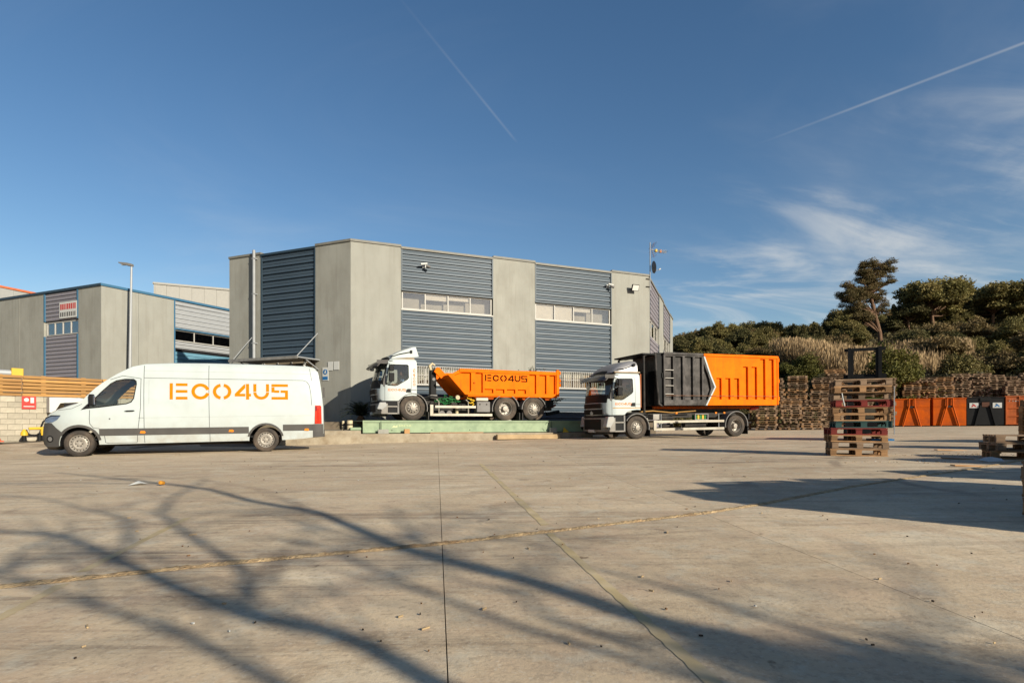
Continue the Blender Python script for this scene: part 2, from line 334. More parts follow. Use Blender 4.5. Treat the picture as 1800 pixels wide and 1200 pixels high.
def patch(polys, fin, xs, zs, W=None, off=0.003, mb=None, thick=0.012, mi=0):
    """thin piece lying on a vehicle's near side (and a second one on its far side when W is given)"""
    out = []
    for side in ((0, 1) if W else (0,)):
        mb = MB(); Y = (lambda y: y) if side == 0 else (lambda y: W-y)
        for poly in polys:
            vs, fs, loops = drape([poly], fin, xs, zs); mb.add([(x, Y(y-off), z) for x, y, z in vs], fs, mi)
            l = loops[0]; n = len(l)
            mb.add([(x, Y(fin(x, z)-off), z) for x, z in l]+[(x, Y(fin(x, z)-off+thick), z) for x, z in l], [(i, (i+1) % n, (i+1) % n+n, i+n) for i in range(n)], mi)
        out.append(mb)
    return Pair(*out) if W else out[0]
US = [0, 0.02, 0.06, 0.14, 0.28, 0.5, 0.72, 0.86, 0.94, 0.98, 1]
def rim_pt(p, nrm, b, u, fin, W):
    f = fin(*p); k = b*(1-abs(2*u-1)**2.6)
    return (p[0]+nrm[0]*k, f+(W-2*f)*u, p[1]+nrm[1]*k)
def rims(loop, fin, W, bulge, pick, mb, mi=lambda m: 0):
    """strips that join the near side to the far side along the outline"""
    n = len(loop); area = sum(loop[i][0]*loop[(i+1) % n][1]-loop[(i+1) % n][0]*loop[i][1] for i in range(n)); sg = 1 if area > 0 else -1
    en = []
    for i in range(n):
        a, b = loop[i], loop[(i+1) % n]; d = Vector((b[0]-a[0], b[1]-a[1])); d.normalize(); en.append(Vector((d.y*sg, -d.x*sg)))
    vn = []
    for i in range(n):
        q = en[i-1]+en[i]; vn.append(q.normalized() if q.length > 0.3 else en[i])
    for i in range(n):
        a, b = loop[i], loop[(i+1) % n]; mid = ((a[0]+b[0])/2, (a[1]+b[1])/2)
        if not pick(mid): continue
        vs = []; fs = []
        for p, q in ((a, vn[i]), (b, vn[(i+1) % n])):
            for u in US: vs.append(rim_pt(p, q, bulge(*p), u, fin, W))
        m = len(US); fs = [(k, k+1, k+1+m, k+m) for k in range(m-1)]
        mb.add(vs, fs, mi(mid))
    return mb
def weld(o, d=0.0006):
    bm = bmesh.new(); bm.from_mesh(o.data); bmesh.ops.remove_doubles(bm, verts=bm.verts[:], dist=d); bmesh.ops.recalc_face_normals(bm, faces=bm.faces)
    bm.to_mesh(o.data); bm.free(); o.data.polygons.foreach_set('use_smooth', [True]*len(o.data.polygons)); o.data.set_sharp_from_angle(angle=R(38)); o.data.update()
def arc(cx, cz, r, a0, a1, n=10): return [(cx+r*math.cos(R(a0+(a1-a0)*i/n)), cz+r*math.sin(R(a0+(a1-a0)*i/n))) for i in range(n+1)]
def ring(cx, cz, ro, ri, a0, a1, n=12): return arc(cx, cz, ro, a0, a1, n) + arc(cx, cz, ri, a1, a0, n)
def rect(x0, x1, z0, z1): return [(x0, z0), (x1, z0), (x1, z1), (x0, z1)]
def logo_polys():
    """stencilled company lettering, one unit high: bar, E, C, O, 4, U, S"""
    return {'letter': [rect(0, .17, 0, 1), rect(.33, .95, 0, .17), rect(.33, .95, .415, .585), rect(.33, .95, .83, 1)],
     'letter_c': [ring(1.66, .5, .5, .31, 14, 346, 22)],
     'letter_o': [ring(2.83, .5, .5, .31, 100, 260, 12), ring(2.87, .5, .5, .31, -80, 80, 12)],
     'digit': [[(3.56, .2), (4.16, .2), (4.16, .37), (3.83, .37), (4.16, .74), (4.16, 1), (4.05, .92), (3.56, .36)], rect(4.20, 4.38, 0, 1), rect(4.38, 4.49, .2, .37)],
     'letter_u': [rect(4.62, 4.80, .50, 1), rect(5.36, 5.54, .50, 1), ring(5.08, .46, .46, .28, 180, 360, 14)],
     'letter_s': [rect(5.68, 6.66, .83, 1), rect(5.68, 5.86, .46, .80), rect(5.86, 6.14, .44, .60), rect(6.22, 6.48, .44, .60), rect(6.48, 6.66, 0, .60), rect(5.68, 6.48, 0, .17)]}
def logo(parent, x0, z0, h, fin, xs, zs, m, wide=1.0, vertical=False, off=0.006):
    for k, ps in logo_polys().items():
        qs = []
        for p in ps:
            if vertical: qs.append([(x0+h*(1-b), z0+a*h*wide) for a, b in p])
            else: qs.append([(x0+a*h*wide, z0+b*h) for a, b in p])
        patch(qs, fin, xs, zs, off=off, thick=0.004).build('lettering', m, parent)

# ------------------------------------------------------------------ ground
def yard_material():
    m = bpy.data.materials.new('yard_concrete'); m.use_nodes = True; nt = m.node_tree; N = nt.nodes; L = nt.links; b = N['Principled BSDF']
    b.inputs['Roughness'].default_value = 0.88; b.inputs['Specular IOR Level'].default_value = 0.25
    tc = N.new('ShaderNodeTexCoord')
    def noise(scale, sc=(1, 1, 1), rot=0, det=6, dist=0.0, rough=0.6, loc=0):
        mp = N.new('ShaderNodeMapping'); mp.inputs['Scale'].default_value = sc; mp.inputs['Rotation'].default_value = (0, 0, R(rot)); mp.inputs['Location'].default_value = (loc, loc, 0)
        L.new(tc.outputs['Object'], mp.inputs[0]); n = N.new('ShaderNodeTexNoise'); n.inputs['Scale'].default_value = scale; n.inputs['Detail'].default_value = det
        n.inputs['Distortion'].default_value = dist; n.inputs['Roughness'].default_value = rough; L.new(mp.outputs[0], n.inputs['Vector']); return n.outputs['Fac']
    def rng(v, a, b_, c=0, d=1):
        n = N.new('ShaderNodeMapRange'); L.new(v, n.inputs[0]); n.inputs[1].default_value = a; n.inputs[2].default_value = b_; n.inputs[3].default_value = c; n.inputs[4].default_value = d; return n.outputs[0]
    def mix(a, bcol, f):
        n = N.new('ShaderNodeMix'); n.data_type = 'RGBA'; L.new(f, n.inputs[0])
        if isinstance(a, tuple): n.inputs[6].default_value = (*a, 1)
        else: L.new(a, n.inputs[6])
        n.inputs[7].default_value = (*bcol, 1); return n.outputs[2]
    def mul(a, c):
        n = N.new('ShaderNodeMath'); n.operation = 'MULTIPLY'; L.new(a, n.inputs[0])
        if isinstance(c, (int, float)): n.inputs[1].default_value = c
        else: L.new(c, n.inputs[1])
        return n.outputs[0]
    c = mix((0.525, 0.41, 0.275), (0.39, 0.297, 0.195), rng(noise(0.35, det=9), 0.40, 0.64))
    c = mix(c, (0.60, 0.51, 0.37), rng(noise(0.8, (1, 1.4, 1), 30, 9, 0.6, 0.65, 4), 0.52, 0.70, 0, 0.8))
    # damp brown blotches, tyre smears, drag marks and pale scuffs
    c = mix(c, (0.19, 0.135, 0.085), mul(rng(noise(1.7, (1, 1.6, 1), 12, 9, 0.8, 0.7, 14), 0.54, 0.72), mul(rng(noise(0.22, loc=17), 0.38, 0.56), 0.9)))
    st = mul(rng(noise(1.0, (0.16, 2.6, 1), -14, 9, 0.8, 0.75), 0.50, 0.64), rng(noise(0.25, loc=7), 0.38, 0.56))
    c = mix(c, (0.115, 0.078, 0.055), mul(st, 0.75))
    st2 = mul(rng(noise(1.3, (0.12, 3.2, 1), 24, 9, 1.4, 0.75, 11), 0.53, 0.66), rng(noise(0.3, loc=2), 0.42, 0.58))
    c = mix(c, (0.13, 0.088, 0.060), mul(st2, 0.7))
    sc = mul(rng(noise(1.6, (0.12, 5.0, 1), 8, 8, 0.6, 0.75, 21), 0.58, 0.70), rng(noise(0.45, loc=31), 0.47, 0.58))
    c = mix(c, (0.60, 0.55, 0.46), mul(sc, 0.7))
    c = mix(c, (0.56, 0.51, 0.42), mul(rng(noise(1.2, (0.2, 4.5, 1), -55, 7, 0.5, 0.75, 41), 0.62, 0.72), 0.5))
    c = mix(c, (0.42, 0.30, 0.205), mul(rng(noise(1.5, det=8, rough=0.7, loc=51), 0.48, 0.64), 0.55))
    c = mix(c, (0.46, 0.42, 0.33), mul(rng(noise(4.5, det=6, rough=0.7, loc=61), 0.52, 0.66), 0.5))
    def arc_marks(cx, cy, rad, wdt, amt_, seed):
        vs = N.new('ShaderNodeVectorMath'); vs.operation = 'DISTANCE'; L.new(tc.outputs['Object'], vs.inputs[0]); vs.inputs[1].default_value = (cx, cy, 0)
        ds = N.new('ShaderNodeMath'); ds.operation = 'SUBTRACT'; L.new(vs.outputs['Value'], ds.inputs[0]); ds.inputs[1].default_value = rad
        wb = N.new('ShaderNodeMath'); wb.operation = 'MULTIPLY_ADD'; L.new(noise(.5, loc=seed), wb.inputs[0]); wb.inputs[1].default_value = .5; L.new(ds.outputs[0], wb.inputs[2])
        ab = N.new('ShaderNodeMath'); ab.operation = 'ABSOLUTE'; L.new(wb.outputs[0], ab.inputs[0])
        return mul(mul(rng(ab.outputs[0], wdt, wdt*.35), rng(noise(.6, loc=seed+5, det=8, rough=.75), .45, .62)), amt_)
    for q in ((2, 19, 9.0, .14, .55, 3), (14, 6, 9.5, .13, .55, 8), (14, 6, 11.4, .13, .5, 9), (-9, 2, 8.0, .12, .5, 13), (18, 26, 11.5, .2, .55, 17), (18, 26, 13.4, .2, .5, 19), (3, -4, 8.6, .06, .45, 23), (-4, 40, 24.5, .3, .5, 33)):
        c = mix(c, (0.13, 0.09, 0.065), arc_marks(*q))
    c = mix(c, (0.045, 0.035, 0.03), mul(rng(noise(1.9, det=3, rough=.5, loc=71), 0.70, 0.76), 0.6))
    oi = N.new('ShaderNodeObjectInfo'); tone = rng(oi.outputs['Random'], 0, 1, .93, 1.05)
    c = mix(c, (0.10, 0.06, 0.03), mul(rng(noise(6, det=4, loc=3), 0.68, 0.74), 0.7))
    c = mix(c, (0.16, 0.12, 0.085), mul(rng(noise(26, det=6, rough=0.75), 0.50, 0.72), 0.6))
    c = mix(c, (0.55, 0.49, 0.39), mul(rng(noise(60, det=3, loc=9), 0.58, 0.72), 0.5))
    tv = N.new('ShaderNodeVectorMath'); tv.operation = 'SCALE'; L.new(c, tv.inputs[0]); L.new(tone, tv.inputs['Scale']); L.new(tv.outputs[0], b.inputs['Base Color'])
    bp = N.new('ShaderNodeBump'); bp.inputs['Strength'].default_value = 0.5; bp.inputs['Distance'].default_value = 0.006
    L.new(noise(55, det=8, rough=0.7), bp.inputs['Height'])
    bp2 = N.new('ShaderNodeBump'); bp2.inputs['Strength'].default_value = 0.4; bp2.inputs['Distance'].default_value = 0.05
    L.new(noise(1.6, det=6, rough=0.5), bp2.inputs['Height']); L.new(bp.outputs[0], bp2.inputs['Normal']); L.new(bp2.outputs[0], b.inputs['Normal'])
    return m
YARD = yard_material()
J0 = [(-60, -26), (-12, -1.6), (-4.2, 2.15), (-2.59, 2.93), (-1.67, 3.35), (-0.47, 3.82), (0.34, 4.23), (1.66, 4.92), (2.4, 5.42), (3.99, 6.66), (7.32, 8.9), (12, 12.2), (60, 46)]
def yj(X):
    for i in range(len(J0)-1):
        if X <= J0[i+1][0]:
            a, b = J0[i], J0[i+1]; return a[1]+(b[1]-a[1])*(X-a[0])/(b[0]-a[0])
    return J0[-1][1]
ground_m = mat('bare_earth', (0.20, 0.165, 0.12), 0.95, vary=0.2, scale=0.2, col2=(0.10, 0.09, 0.05), amt=0.6, scale2=0.05)
def big_ground():
    xs = [-2500, -1200, -500, -200, -90] + list(range(-60, 70, 4)) + [90, 200, 500, 1200, 2500]
    ys = [-2500, -1200, -500, -200, -80] + list(range(-40, 68, 4)) + [90, 200, 500, 1200, 2500]
    vs = [(x, y, g(x, y)-0.05) for x in xs for y in ys]; n = len(ys)
    o = MB().add(vs, [(i*n+j, (i+1)*n+j, (i+1)*n+j+1, i*n+j+1) for i in range(len(xs)-1) for j in range(n-1)]).build('ground', ground_m, smooth=True)
    return tag(o, kind='structure')
GROUND = big_ground()
COLS = [(-44, 0), (-30, 0), (-18, 0), (-10, -0.05), (-5, -0.09), (0.035, -0.132), (2.007, -0.071), (7, -0.02), (14, 0), (24, 0), (38, 0), (60, 0)]
def slab(k0, k1, far):
    """one yard slab between two long joints, near or far side of the expansion joint"""
    gap = 0.0022; A = COLS[k0]; B = COLS[k1]; mid = COLS[k0:k1+1]; us = []
    for i in range(len(mid)-1):
        nseg = 4
        for q in range(nseg): t = q/nseg; us.append((mid[i][0]+(mid[i+1][0]-mid[i][0])*t, mid[i][1]+(mid[i+1][1]-mid[i][1])*t))
    us.append(mid[-1]); us[0] = (us[0][0]+gap, us[0][1]); us[-1] = (us[-1][0]-gap, us[-1][1])
    rows = []
    for a, b in us:
        Y = 3.0
        for _ in range(30): Y = 0.5*Y+0.5*max(-30, min(44, yj(a+b*Y)))
        y0, y1 = (Y+0.022, 56) if far else (-16, Y-0.022)
        if y1 < y0: y0, y1 = y0, y0
        col = []
        for j in range(25):
            t = (j/24)**(1.8 if far else 1); yy = y0+(y1-y0)*(t if far else 1-(1-t)**1); col.append((a+b*yy, yy))
        rows.append(col)
    n = 25; m = len(rows)
    vs = [(x, y, g(x, y)) for c in rows for x, y in c]; fs = [(i*n+j, (i+1)*n+j, (i+1)*n+j+1, i*n+j+1) for i in range(m-1) for j in range(n-1)]
    per = [(i, 0) for i in range(m)]+[(m-1, j) for j in range(1, n)]+[(i, n-1) for i in range(m-2, -1, -1)]+[(0, j) for j in range(n-2, 0, -1)]
    o = len(vs); vs += [(rows[i][j][0], rows[i][j][1], g(*rows[i][j])-0.045) for i, j in per]
    fs += [(per[k][0]*n+per[k][1], per[(k+1) % len(per)][0]*n+per[(k+1) % len(per)][1], o+(k+1) % len(per), o+k) for k in range(len(per))]
    return MB().add(vs, fs).build('concrete_slab', YARD, GROUND, smooth=True)
for k0, k1 in ((0, 5), (5, 6), (6, 11)):
    slab(k0, k1, True); slab(k0, k1, False)
def joint_mortar():
    m = mat('rough_mortar', (0.62, 0.44, 0.24), 0.95, vary=0.35, scale=14, col2=(0.30, 0.17, 0.08), amt=0.8, scale2=9, bump=0.8, bscale=60)
    vs = []; fs = []; rnd = random.Random(3); X = -9; k = 0
    while X < 12:
        for q, w in enumerate((-0.040, -0.018, 0.014, 0.036)):
            vs.append((X-w*0.4, yj(X)+w+rnd.uniform(-.006, .006), g(X, yj(X))+(0.002, 0.009, 0.010, 0.002)[q]+rnd.uniform(-.004, .006)*(q in (1, 2))))
        if k: fs += [((k-1)*4+q, k*4+q, k*4+q+1, (k-1)*4+q+1) for q in range(3)]
        X += 0.022 if X < 4 else 0.06; k += 1
    MB().add(vs, fs).build('joint_filler', m, GROUND, smooth=True, angle=80)
joint_mortar()
def painted_line(pts, w):
    m = mat('worn_yellow_line', (0.64, 0.49, 0.26), 0.9, vary=0.2, scale=5, col2=(0.64, 0.52, 0.35), amt=1.0, scale2=4)
    vs = []; fs = []; P = []
    for i in range(len(pts)-1):
        for q in range(24): t = q/24; P.append((pts[i][0]+(pts[i+1][0]-pts[i][0])*t, pts[i][1]+(pts[i+1][1]-pts[i][1])*t))
    P.append(pts[-1]); rnd = random.Random(5)
    for i, p in enumerate(P):
        ww = w*rnd.uniform(.75, 1.1); vs += [(p[0]-ww/2, p[1]-ww*.3, g(p[0]-ww/2, p[1])+.002), (p[0]+ww/2, p[1]+ww*.3, g(p[0]+ww/2, p[1])+.002)]
        if i: fs.append((2*i-2, 2*i-1, 2*i+1, 2*i))
    tag(MB().add(vs, fs).build('painted_line', m, GROUND), kind=None)
painted_line([(-0.6, 10.9), (0.26, 4.45)], 0.07); painted_line([(0.27, 4.12), (0.52, 2.46), (0.68, 1.4)], 0.05)
painted_line([(-2.85, 5.0), (-2.42, 3.2)], 0.05); painted_line([(-2.33, 2.95), (-2.2, 2.45), (-2.0, 1.6)], 0.05)
def litter():
    rnd = random.Random(11); mats = [mat('dry_leaf', (0.20, 0.10, 0.04), 0.9), mat('wood_splinter', (0.50, 0.36, 0.20), 0.9), mat('plastic_scrap', (0.6, 0.6, 0.58), 0.6), mat('dark_grit', (0.05, 0.035, 0.025), 0.9)]
    mb = MB()
    spots = [(rnd.uniform(-.8, .9)*z, z) for z in [2+22*rnd.random()**1.6 for _ in range(200)]] + [(9.5+rnd.gauss(0, .8), 11.8+rnd.gauss(0, .25)) for _ in range(90)] + [(7.2+rnd.gauss(0, 1.2), 10.2+rnd.gauss(0, .2)) for _ in range(40)]
    for x, y in spots:
        k = rnd.choices((0, 1, 2, 3), (4, 3, 1, 5))[0]; s = rnd.uniform(.003, .009)*(1+y*.14); l = s*(rnd.uniform(1.5, 5) if k == 1 else rnd.uniform(.8, 1.6))
        mb.obox((x, y, g(x, y)+.006), (l, s*.6, .006), Matrix.Rotation(rnd.uniform(0, 3.1), 3, 'Z') @ Matrix.Rotation(rnd.uniform(-.3, .3), 3, 'X'), k)
    tag(mb.build('litter', mats), 'leaves, splinters and grit scattered over the concrete yard', 'litter', kind='stuff')
litter()

# ------------------------------------------------------------------ main warehouse
def cladding(xf, a0, a1, z0, z1, m, parent, pitch=0.27, depth=0.07, name='cladding'):
    mb = MB(xf); n = max(1, round((z1-z0)/pitch)); p = (z1-z0)/n; prof = []
    for i in range(n):
        z = z0+i*p; prof += [(z, depth), (z+p*.17, depth), (z+p*.24, 0.0), (z+p*.50, 0.010), (z+p*.54, 0.026), (z+p*.60, 0.026), (z+p*.64, 0.010), (z+p*.93, 0.0), (z+p*.985, depth)]
    prof.append((z1, depth)); vs = []
    for z, y in prof: vs += [(a0, y+.02, z), (a1, y+.02, z)]
    mb.add(vs, [(2*i, 2*i+1, 2*i+3, 2*i+2) for i in range(len(prof)-1)])
    mb.box(a0, a1, depth+.03, depth+.10, z0, z1)
    return mb.build(name, m, parent)
INNER = mat('pale_room_wall', (0.50, 0.48, 0.44), 0.9, vary=0.15, scale=1.5)
def windows_row(xf, a0, a1, z0, z1, n, parent, g_=None, blind=(), door=False, fm=None, fw=0.06):
    fm = fm or FRAMEW; w = (a1-a0)/n
    for i in range(n):
        x0 = a0+i*w; x1 = x0+w; mb = MB(xf)
        l, r = (fw if i == 0 else fw/2), (fw if i == n-1 else fw/2)
        mb.plate(rect(x0, x1, z0, z1), [rect(x0+l, x1-r, z0+fw, z1-fw)], 0.10, 0.17)
        f = mb.build('window', fm, parent)
        MB(xf).box(x0+l-.002, x1-r+.002, 0.14, 0.148, z0+fw-.002, z1-fw+.002).build('pane', g_ or WGLASS, f)
        if i in blind: MB(xf).box(x0+l, x1-r, 0.19, 0.20, z1-fw-(z1-z0)*blind[i], z1-fw).build('blind', BLIND, f)
        MB(xf).box(x0, x1, 0.55, 0.57, z0, z1).build('inner_wall', INNER if g_ is None else ROOM, f)
def main_building():
    b = thing('warehouse', 'large warehouse of concrete panels and blue grey ribbed cladding behind the trucks', 'building', (-7.6, 26.8, 0))
    inv = b.matrix_world.inverted()
    F = inv @ face_frame(-7.6, 26.8, EYE, R(22.6)); Lf = inv @ face_frame(-7.6-7.8*.9232, 26.8+7.8*.3843, EYE, -R(22.6)); Rf = inv @ face_frame(8.0, 33.3, EYE, R(69.1))
    H = 8.53; B0 = -0.9
    def panel(xf, a0, a1, m=CONC, z1=H, e=0.0): MB(xf).box(a0, a1, -e, 0.22, B0, z1).build('wall_panel', m, b)
    def coping(xf, a0, a1, m=BLUETRIM, z=H): MB(xf).box(a0, a1, -0.05, 0.28, z, z+.11).build('coping', m, b)
    def trim(xf, a, z0, z1): MB(xf).box(a-.03, a+.03, -0.02, 0.05, z0, z1).build('edge_trim', BLUETRIM, b)
    GC = mat('grey_coping', (0.23, 0.22, 0.19), 0.6)
    # front
    panel(F, 0, 2.38, CONCL); panel(F, 7.17, 9.57, CONC); panel(F, 14.36, 16.9, CONCL)
    for a0, a1, wn, bl in ((2.38, 7.17, 4, {1: .3, 2: .22}), (9.57, 14.36, 4, {2: .25, 0: .95, 1: .9})):
        cladding(F, a0+.04, a1-.04, 6.50, H-.08, BLUE, b); cladding(F, a0+.04, a1-.04, 2.82, 5.48, BLUE, b); cladding(F, a0+.04, a1-.04, B0, 1.82, BLUE, b)
        windows_row(F, a0+.05, a1-.05, 5.54, 6.42, wn, b, blind=bl)
        windows_row(F, a0+.05, a1-.05, 1.88, 2.76, 8, b, blind={0: .5, 3: 1, 4: 1}, fw=.04)
        MB(F).box(a0, a1, -.03, .19, 5.47, 5.535).build('window_sill', FRAMEW, b); MB(F).box(a0, a1, -.03, .19, 6.425, 6.5).build('flashing', BLUETRIM, b)
        MB(F).box(a0, a1, -.03, .19, 2.765, 2.82).build('flashing', BLUETRIM, b); MB(F).box(a0, a1, -.10, .19, 1.82, 1.875).build('window_sill', FRAMEW, b)
        for z0, z1 in ((6.5, H), (2.82, 5.47), (B0, 1.82)): trim(F, a0+.03, z0, z1); trim(F, a1-.03, z0, z1)
        n = int((a1-a0-.1)/.115)
        for i in range(n+1):
            x = a0+.06+i*(a1-a0-.12)/n
            MB(F).box(x-.012, x+.012, -.10, -.076, 1.88, 2.78).build('window_bar', FRAMEW, b)
        for z in (1.90, 2.33, 2.755): MB(F).box(a0+.03, a1-.03, -.075, -.055, z-.015, z+.015).build('bar_rail', FRAMEW, b)
        coping(F, a0, a1, GC, H-.08)
    coping(F, -.02, 2.38, GC); coping(F, 7.17, 9.57, GC); coping(F, 14.36, 16.92, GC)
    # folders seen behind the bars of the right bay
    fo = [mat('yellow_folder', (0.62, 0.36, 0.07), 0.8), mat('cream_folder', (0.6, 0.52, 0.4), 0.8), mat('green_folder', (0.03, 0.22, 0.12), 0.8)]
    for i in range(34):
        x = 11.85+i*.075; m = fo[0] if i < 22 else fo[2 if i % 3 else 1]
        if i % 7 == 3: m = fo[1]
        MB(F).box(x, x+.06, .20, .40, 1.93, 2.62).build('folder', m, b)
    # left side
    e = [7.8-7.8, 7.8-5.75, 7.8-5.6, 7.8-2.1, 7.8]
    panel(Lf, e[0], e[2], CONC); panel(Lf, e[3], e[4]-.0, CONC)
    cladding(Lf, e[2]+.03, e[3]-.03, 3.0, H-.1, BLUE, b, pitch=.335)
    DOORM = mat('beige_door', (0.33, 0.27, 0.19), 0.7); MB(Lf).box(e[2]+.03, e[3]-.03, .10, .16, B0, 3.0).build('entrance_door', DOORM, b)
    for q in range(4): MB(Lf).box(e[2]+.1+q*.9, e[2]+.16+q*.9, .05, .1, B0, 3.0).build('door_post', FRAMEW, b)
    trim(Lf, e[2]+.03, 3.0, H-.1); trim(Lf, e[3]-.03, 3.0, H-.1)
    coping(Lf, e[0]-.02, e[2], GC); coping(Lf, e[2], e[3], BLUETRIM, H-.1); coping(Lf, e[3], e[4]+.0, GC)
    MB(Lf).tube([(1.86, -.14, -.8), (1.86, -.14, H+.22)], .075, 10).build('downpipe', GALV, b, smooth=True)
    for z in (1.5, 4, 6.5, 8.3): MB(Lf).box(1.76, 1.96, -.2, 0, z, z+.05).build('pipe_bracket', GALV, b)
    # right side
    P = [(0, .5), (.5, 5.28), (5.28, 7.93), (7.93, 12.8), (12.8, 15.2)]
    for k, (a0, a1) in enumerate(P):
        if k % 2 == 0: panel(Rf, a0, a1, CONCL); coping(Rf, a0, a1, GC)
        else:
            cladding(Rf, a0+.04, a1-.04, 6.3, H-.08, PINKC, b); cladding(Rf, a0+.04, a1-.04, B0, 5.2, PINKC, b)
            windows_row(Rf, a0+.05, a1-.05, 5.25, 6.25, 3, b); coping(Rf, a0, a1, GC, H-.08)
            for z0, z1 in ((6.3, H-.1), (B0, 5.2)): trim(Rf, a0+.03, z0, z1); trim(Rf, a1-.03, z0, z1)
    # roof and hidden back walls
    def wp(M, x, y=.24): p = M @ Vector((x, y, 0)); return (p.x, p.y)
    fp = [wp(Lf, .0), wp(Lf, 7.8), wp(F, 0.1), wp(F, 16.8), wp(Rf, .1), wp(Rf, 15.2), (wp(Rf, 15.2)[0]-14, wp(Rf, 15.2)[1]+6), (wp(Lf, 0)[0]+4, wp(Lf, 0)[1]+18)]
    n = len(fp); zt = EYE+H-.5
    MB().add([(x, y, -.3) for x, y in fp]+[(x, y, zt) for x, y in fp], [(i, (i+1) % n, (i+1) % n+n, i+n) for i in range(n) if i in (5, 6, 7)]+[tuple(range(n, 2*n))]).build('roof', ROOF, b)
    return F, Lf, Rf, b
F_, L_, R_, WH = main_building()
def W(xf, p): return WH.matrix_world @ xf @ Vector(p)
FRONT = WH.matrix_world @ F_; LEFT = WH.matrix_world @ L_

def canopy():
    t = thing('entrance_canopy', 'thin grey entrance canopy held by two tie rods on the shaded left wall', 'canopy'); t.matrix_world = LEFT
    # local x runs along the left wall, y negative is outwards
    MB().box(1.7, 6.0, -1.5, -.02, 2.98, 3.04).build('canopy_roof', GALV, t, bevel=.01)
    MB().box(1.7, 6.0, -1.55, -1.50, 2.93, 3.06).build('canopy_edge', STEEL, t)
    MB().tube([(5.85, -1.4, 3.06), (5.85, -.02, 4.3)], .025).build('tie_rod', GALV, t); MB().tube([(1.85, -1.4, 3.06), (1.85, -.25, 4.3)], .02).build('tie_rod', GALV, t)
    MB().tube([(5.9, -.9, 2.97), (5.9, -.02, 2.55)], .03).build('strut', GALV, t); MB().tube([(1.8, -.9, 2.97), (1.8, -.02, 2.6)], .03).build('strut', GALV, t)
canopy()
def security_camera(xf, p, label, d=1):
    t = thing('security_camera', label, 'camera', group='cameras on the front wall'); t.matrix_world = xf @ Matrix.Translation(p)
    MB().box(-.09, .09, -.05, 0, -.09, .09).build('mount', PAPER, t); MB().tube([(0, -.04, 0), (0, -.22, .05)], .025).build('arm', PAPER, t)
    MB().tube([(-.22*d, -.24, .02), (.10*d, -.24, .08)], .055, 12).build('body', PAPER, t, smooth=True); MB().tube([(.05, -.26, -.03), (.24, -.3, -.10)], .07, 12).build('lamp_head', PLAST2, t, smooth=True)
security_camera(FRONT, (3.52, .02, 7.72), 'white security camera on the upper blue cladding above the first windows')
security_camera(FRONT, (14.1, .02, 7.7), 'dark security camera at the right edge of the second blue bay', -1)
t = thing('floodlight', 'square floodlight high on the right concrete panel', 'floodlight'); t.matrix_world = FRONT @ Matrix.Translation((15.75, 0, 7.7))
MB().box(-.04, .04, -.2, 0, -.04, .04).build('bracket', STEEL, t)
rx = Matrix.Rotation(R(22), 3, 'X'); MB().obox((0, -.3, 0), (.46, .08, .36), rx).build('housing', BLACK, t, bevel=.01); MB().obox(rx @ Vector((0, -.045, 0))+Vector((0, -.3, 0)), (.40, .015, .30), rx).build('lens', BLIND, t)
def antenna():
    t = thing('roof_antenna', 'television antenna and small dish on a mast at the right roof corner', 'antenna'); t.matrix_world = FRONT @ Matrix.Translation((16.95, -.06, 0))
    MB().tube([(0, 0, 7.7), (0, 0, 10.5)], .028, 8).build('mast', GALV, t)
    for z in (7.9, 8.35): MB().box(-.25, .03, -.02, .3, z, z+.03).build('wall_bracket', DARK, t)
    mb = MB().tube([(.0, 0, 10.1), (1.1, -.1, 10.05)], .02)
    for k in range(6): mb.tube([(.45+.13*k, -.25, 10.06), (.45+.13*k, .22, 10.05)], .008, 6)
    for zz in (9.97, 10.15): mb.tube([(.35, 0, 10.06), (1.1, -.1, zz)], .012, 6)
    mb.build('antenna_boom', GALV, t); MB().box(.34, .46, -.08, .04, 9.99, 10.14).build('antenna_box', YELLOW, t); MB().box(.68, .74, -.08, .03, 9.98, 10.14).build('antenna_box', AMBER, t)
    m2 = MB()
    for s in (-1, 1): m2.bar((.1, 0, 10.1), (.30, .0, 10.1+s*.45), .03, .01); 
    for q in range(4): m2.tube([(.12+.05*q, -.3, 10.2+.09*q), (.12+.05*q, .3, 10.2+.09*q)], .008, 5); m2.tube([(.12+.05*q, -.3, 10.0-.09*q), (.12+.05*q, .3, 10.0-.09*q)], .008, 5)
    m2.build('reflector', mat('red_metal', (.3, .12, .1), .5), t)
    d = MB(); vs = []; n = 20; rr = 6
    d.lathe([(0.36*i/rr, .10*(i/rr)**2) for i in range(rr+1)], (0, 0, 0), n, axis='z')
    q = Matrix.Translation((.12, -.05, 9.05)) @ Matrix.Rotation(R(82), 4, 'Y') @ Matrix.Rotation(R(15), 4, 'X')
    d.v = [tuple(q @ Vector(p)) for p in d.v]; dish = d.build('dish', mat('dish_grey', (.22, .2, .19), .5), t, smooth=True)
    MB().tube([(.12, 0, 8.75), (.55, -.15, 8.95)], .015, 6).build('feed_arm', GALV, dish); MB().tube([(.52, -.15, 8.93), (.62, -.17, 9.0)], .035, 8).build('receiver', PAPER, dish)
antenna()
t = thing('roof_vent', 'small boxy air vent on the roof edge above the middle panel', 'roof vent'); t.matrix_world = FRONT @ Matrix.Translation((9.9, 2.0, 8.1))
MB().box(-.8, .35, -.4, .4, 0, 1.0).build('housing', CREAM, t, bevel=.02)
for k in range(5): MB().box(-.75, .2, -.43, -.40, .72+.05*k, .74+.05*k).build('louvre', DARK, t)

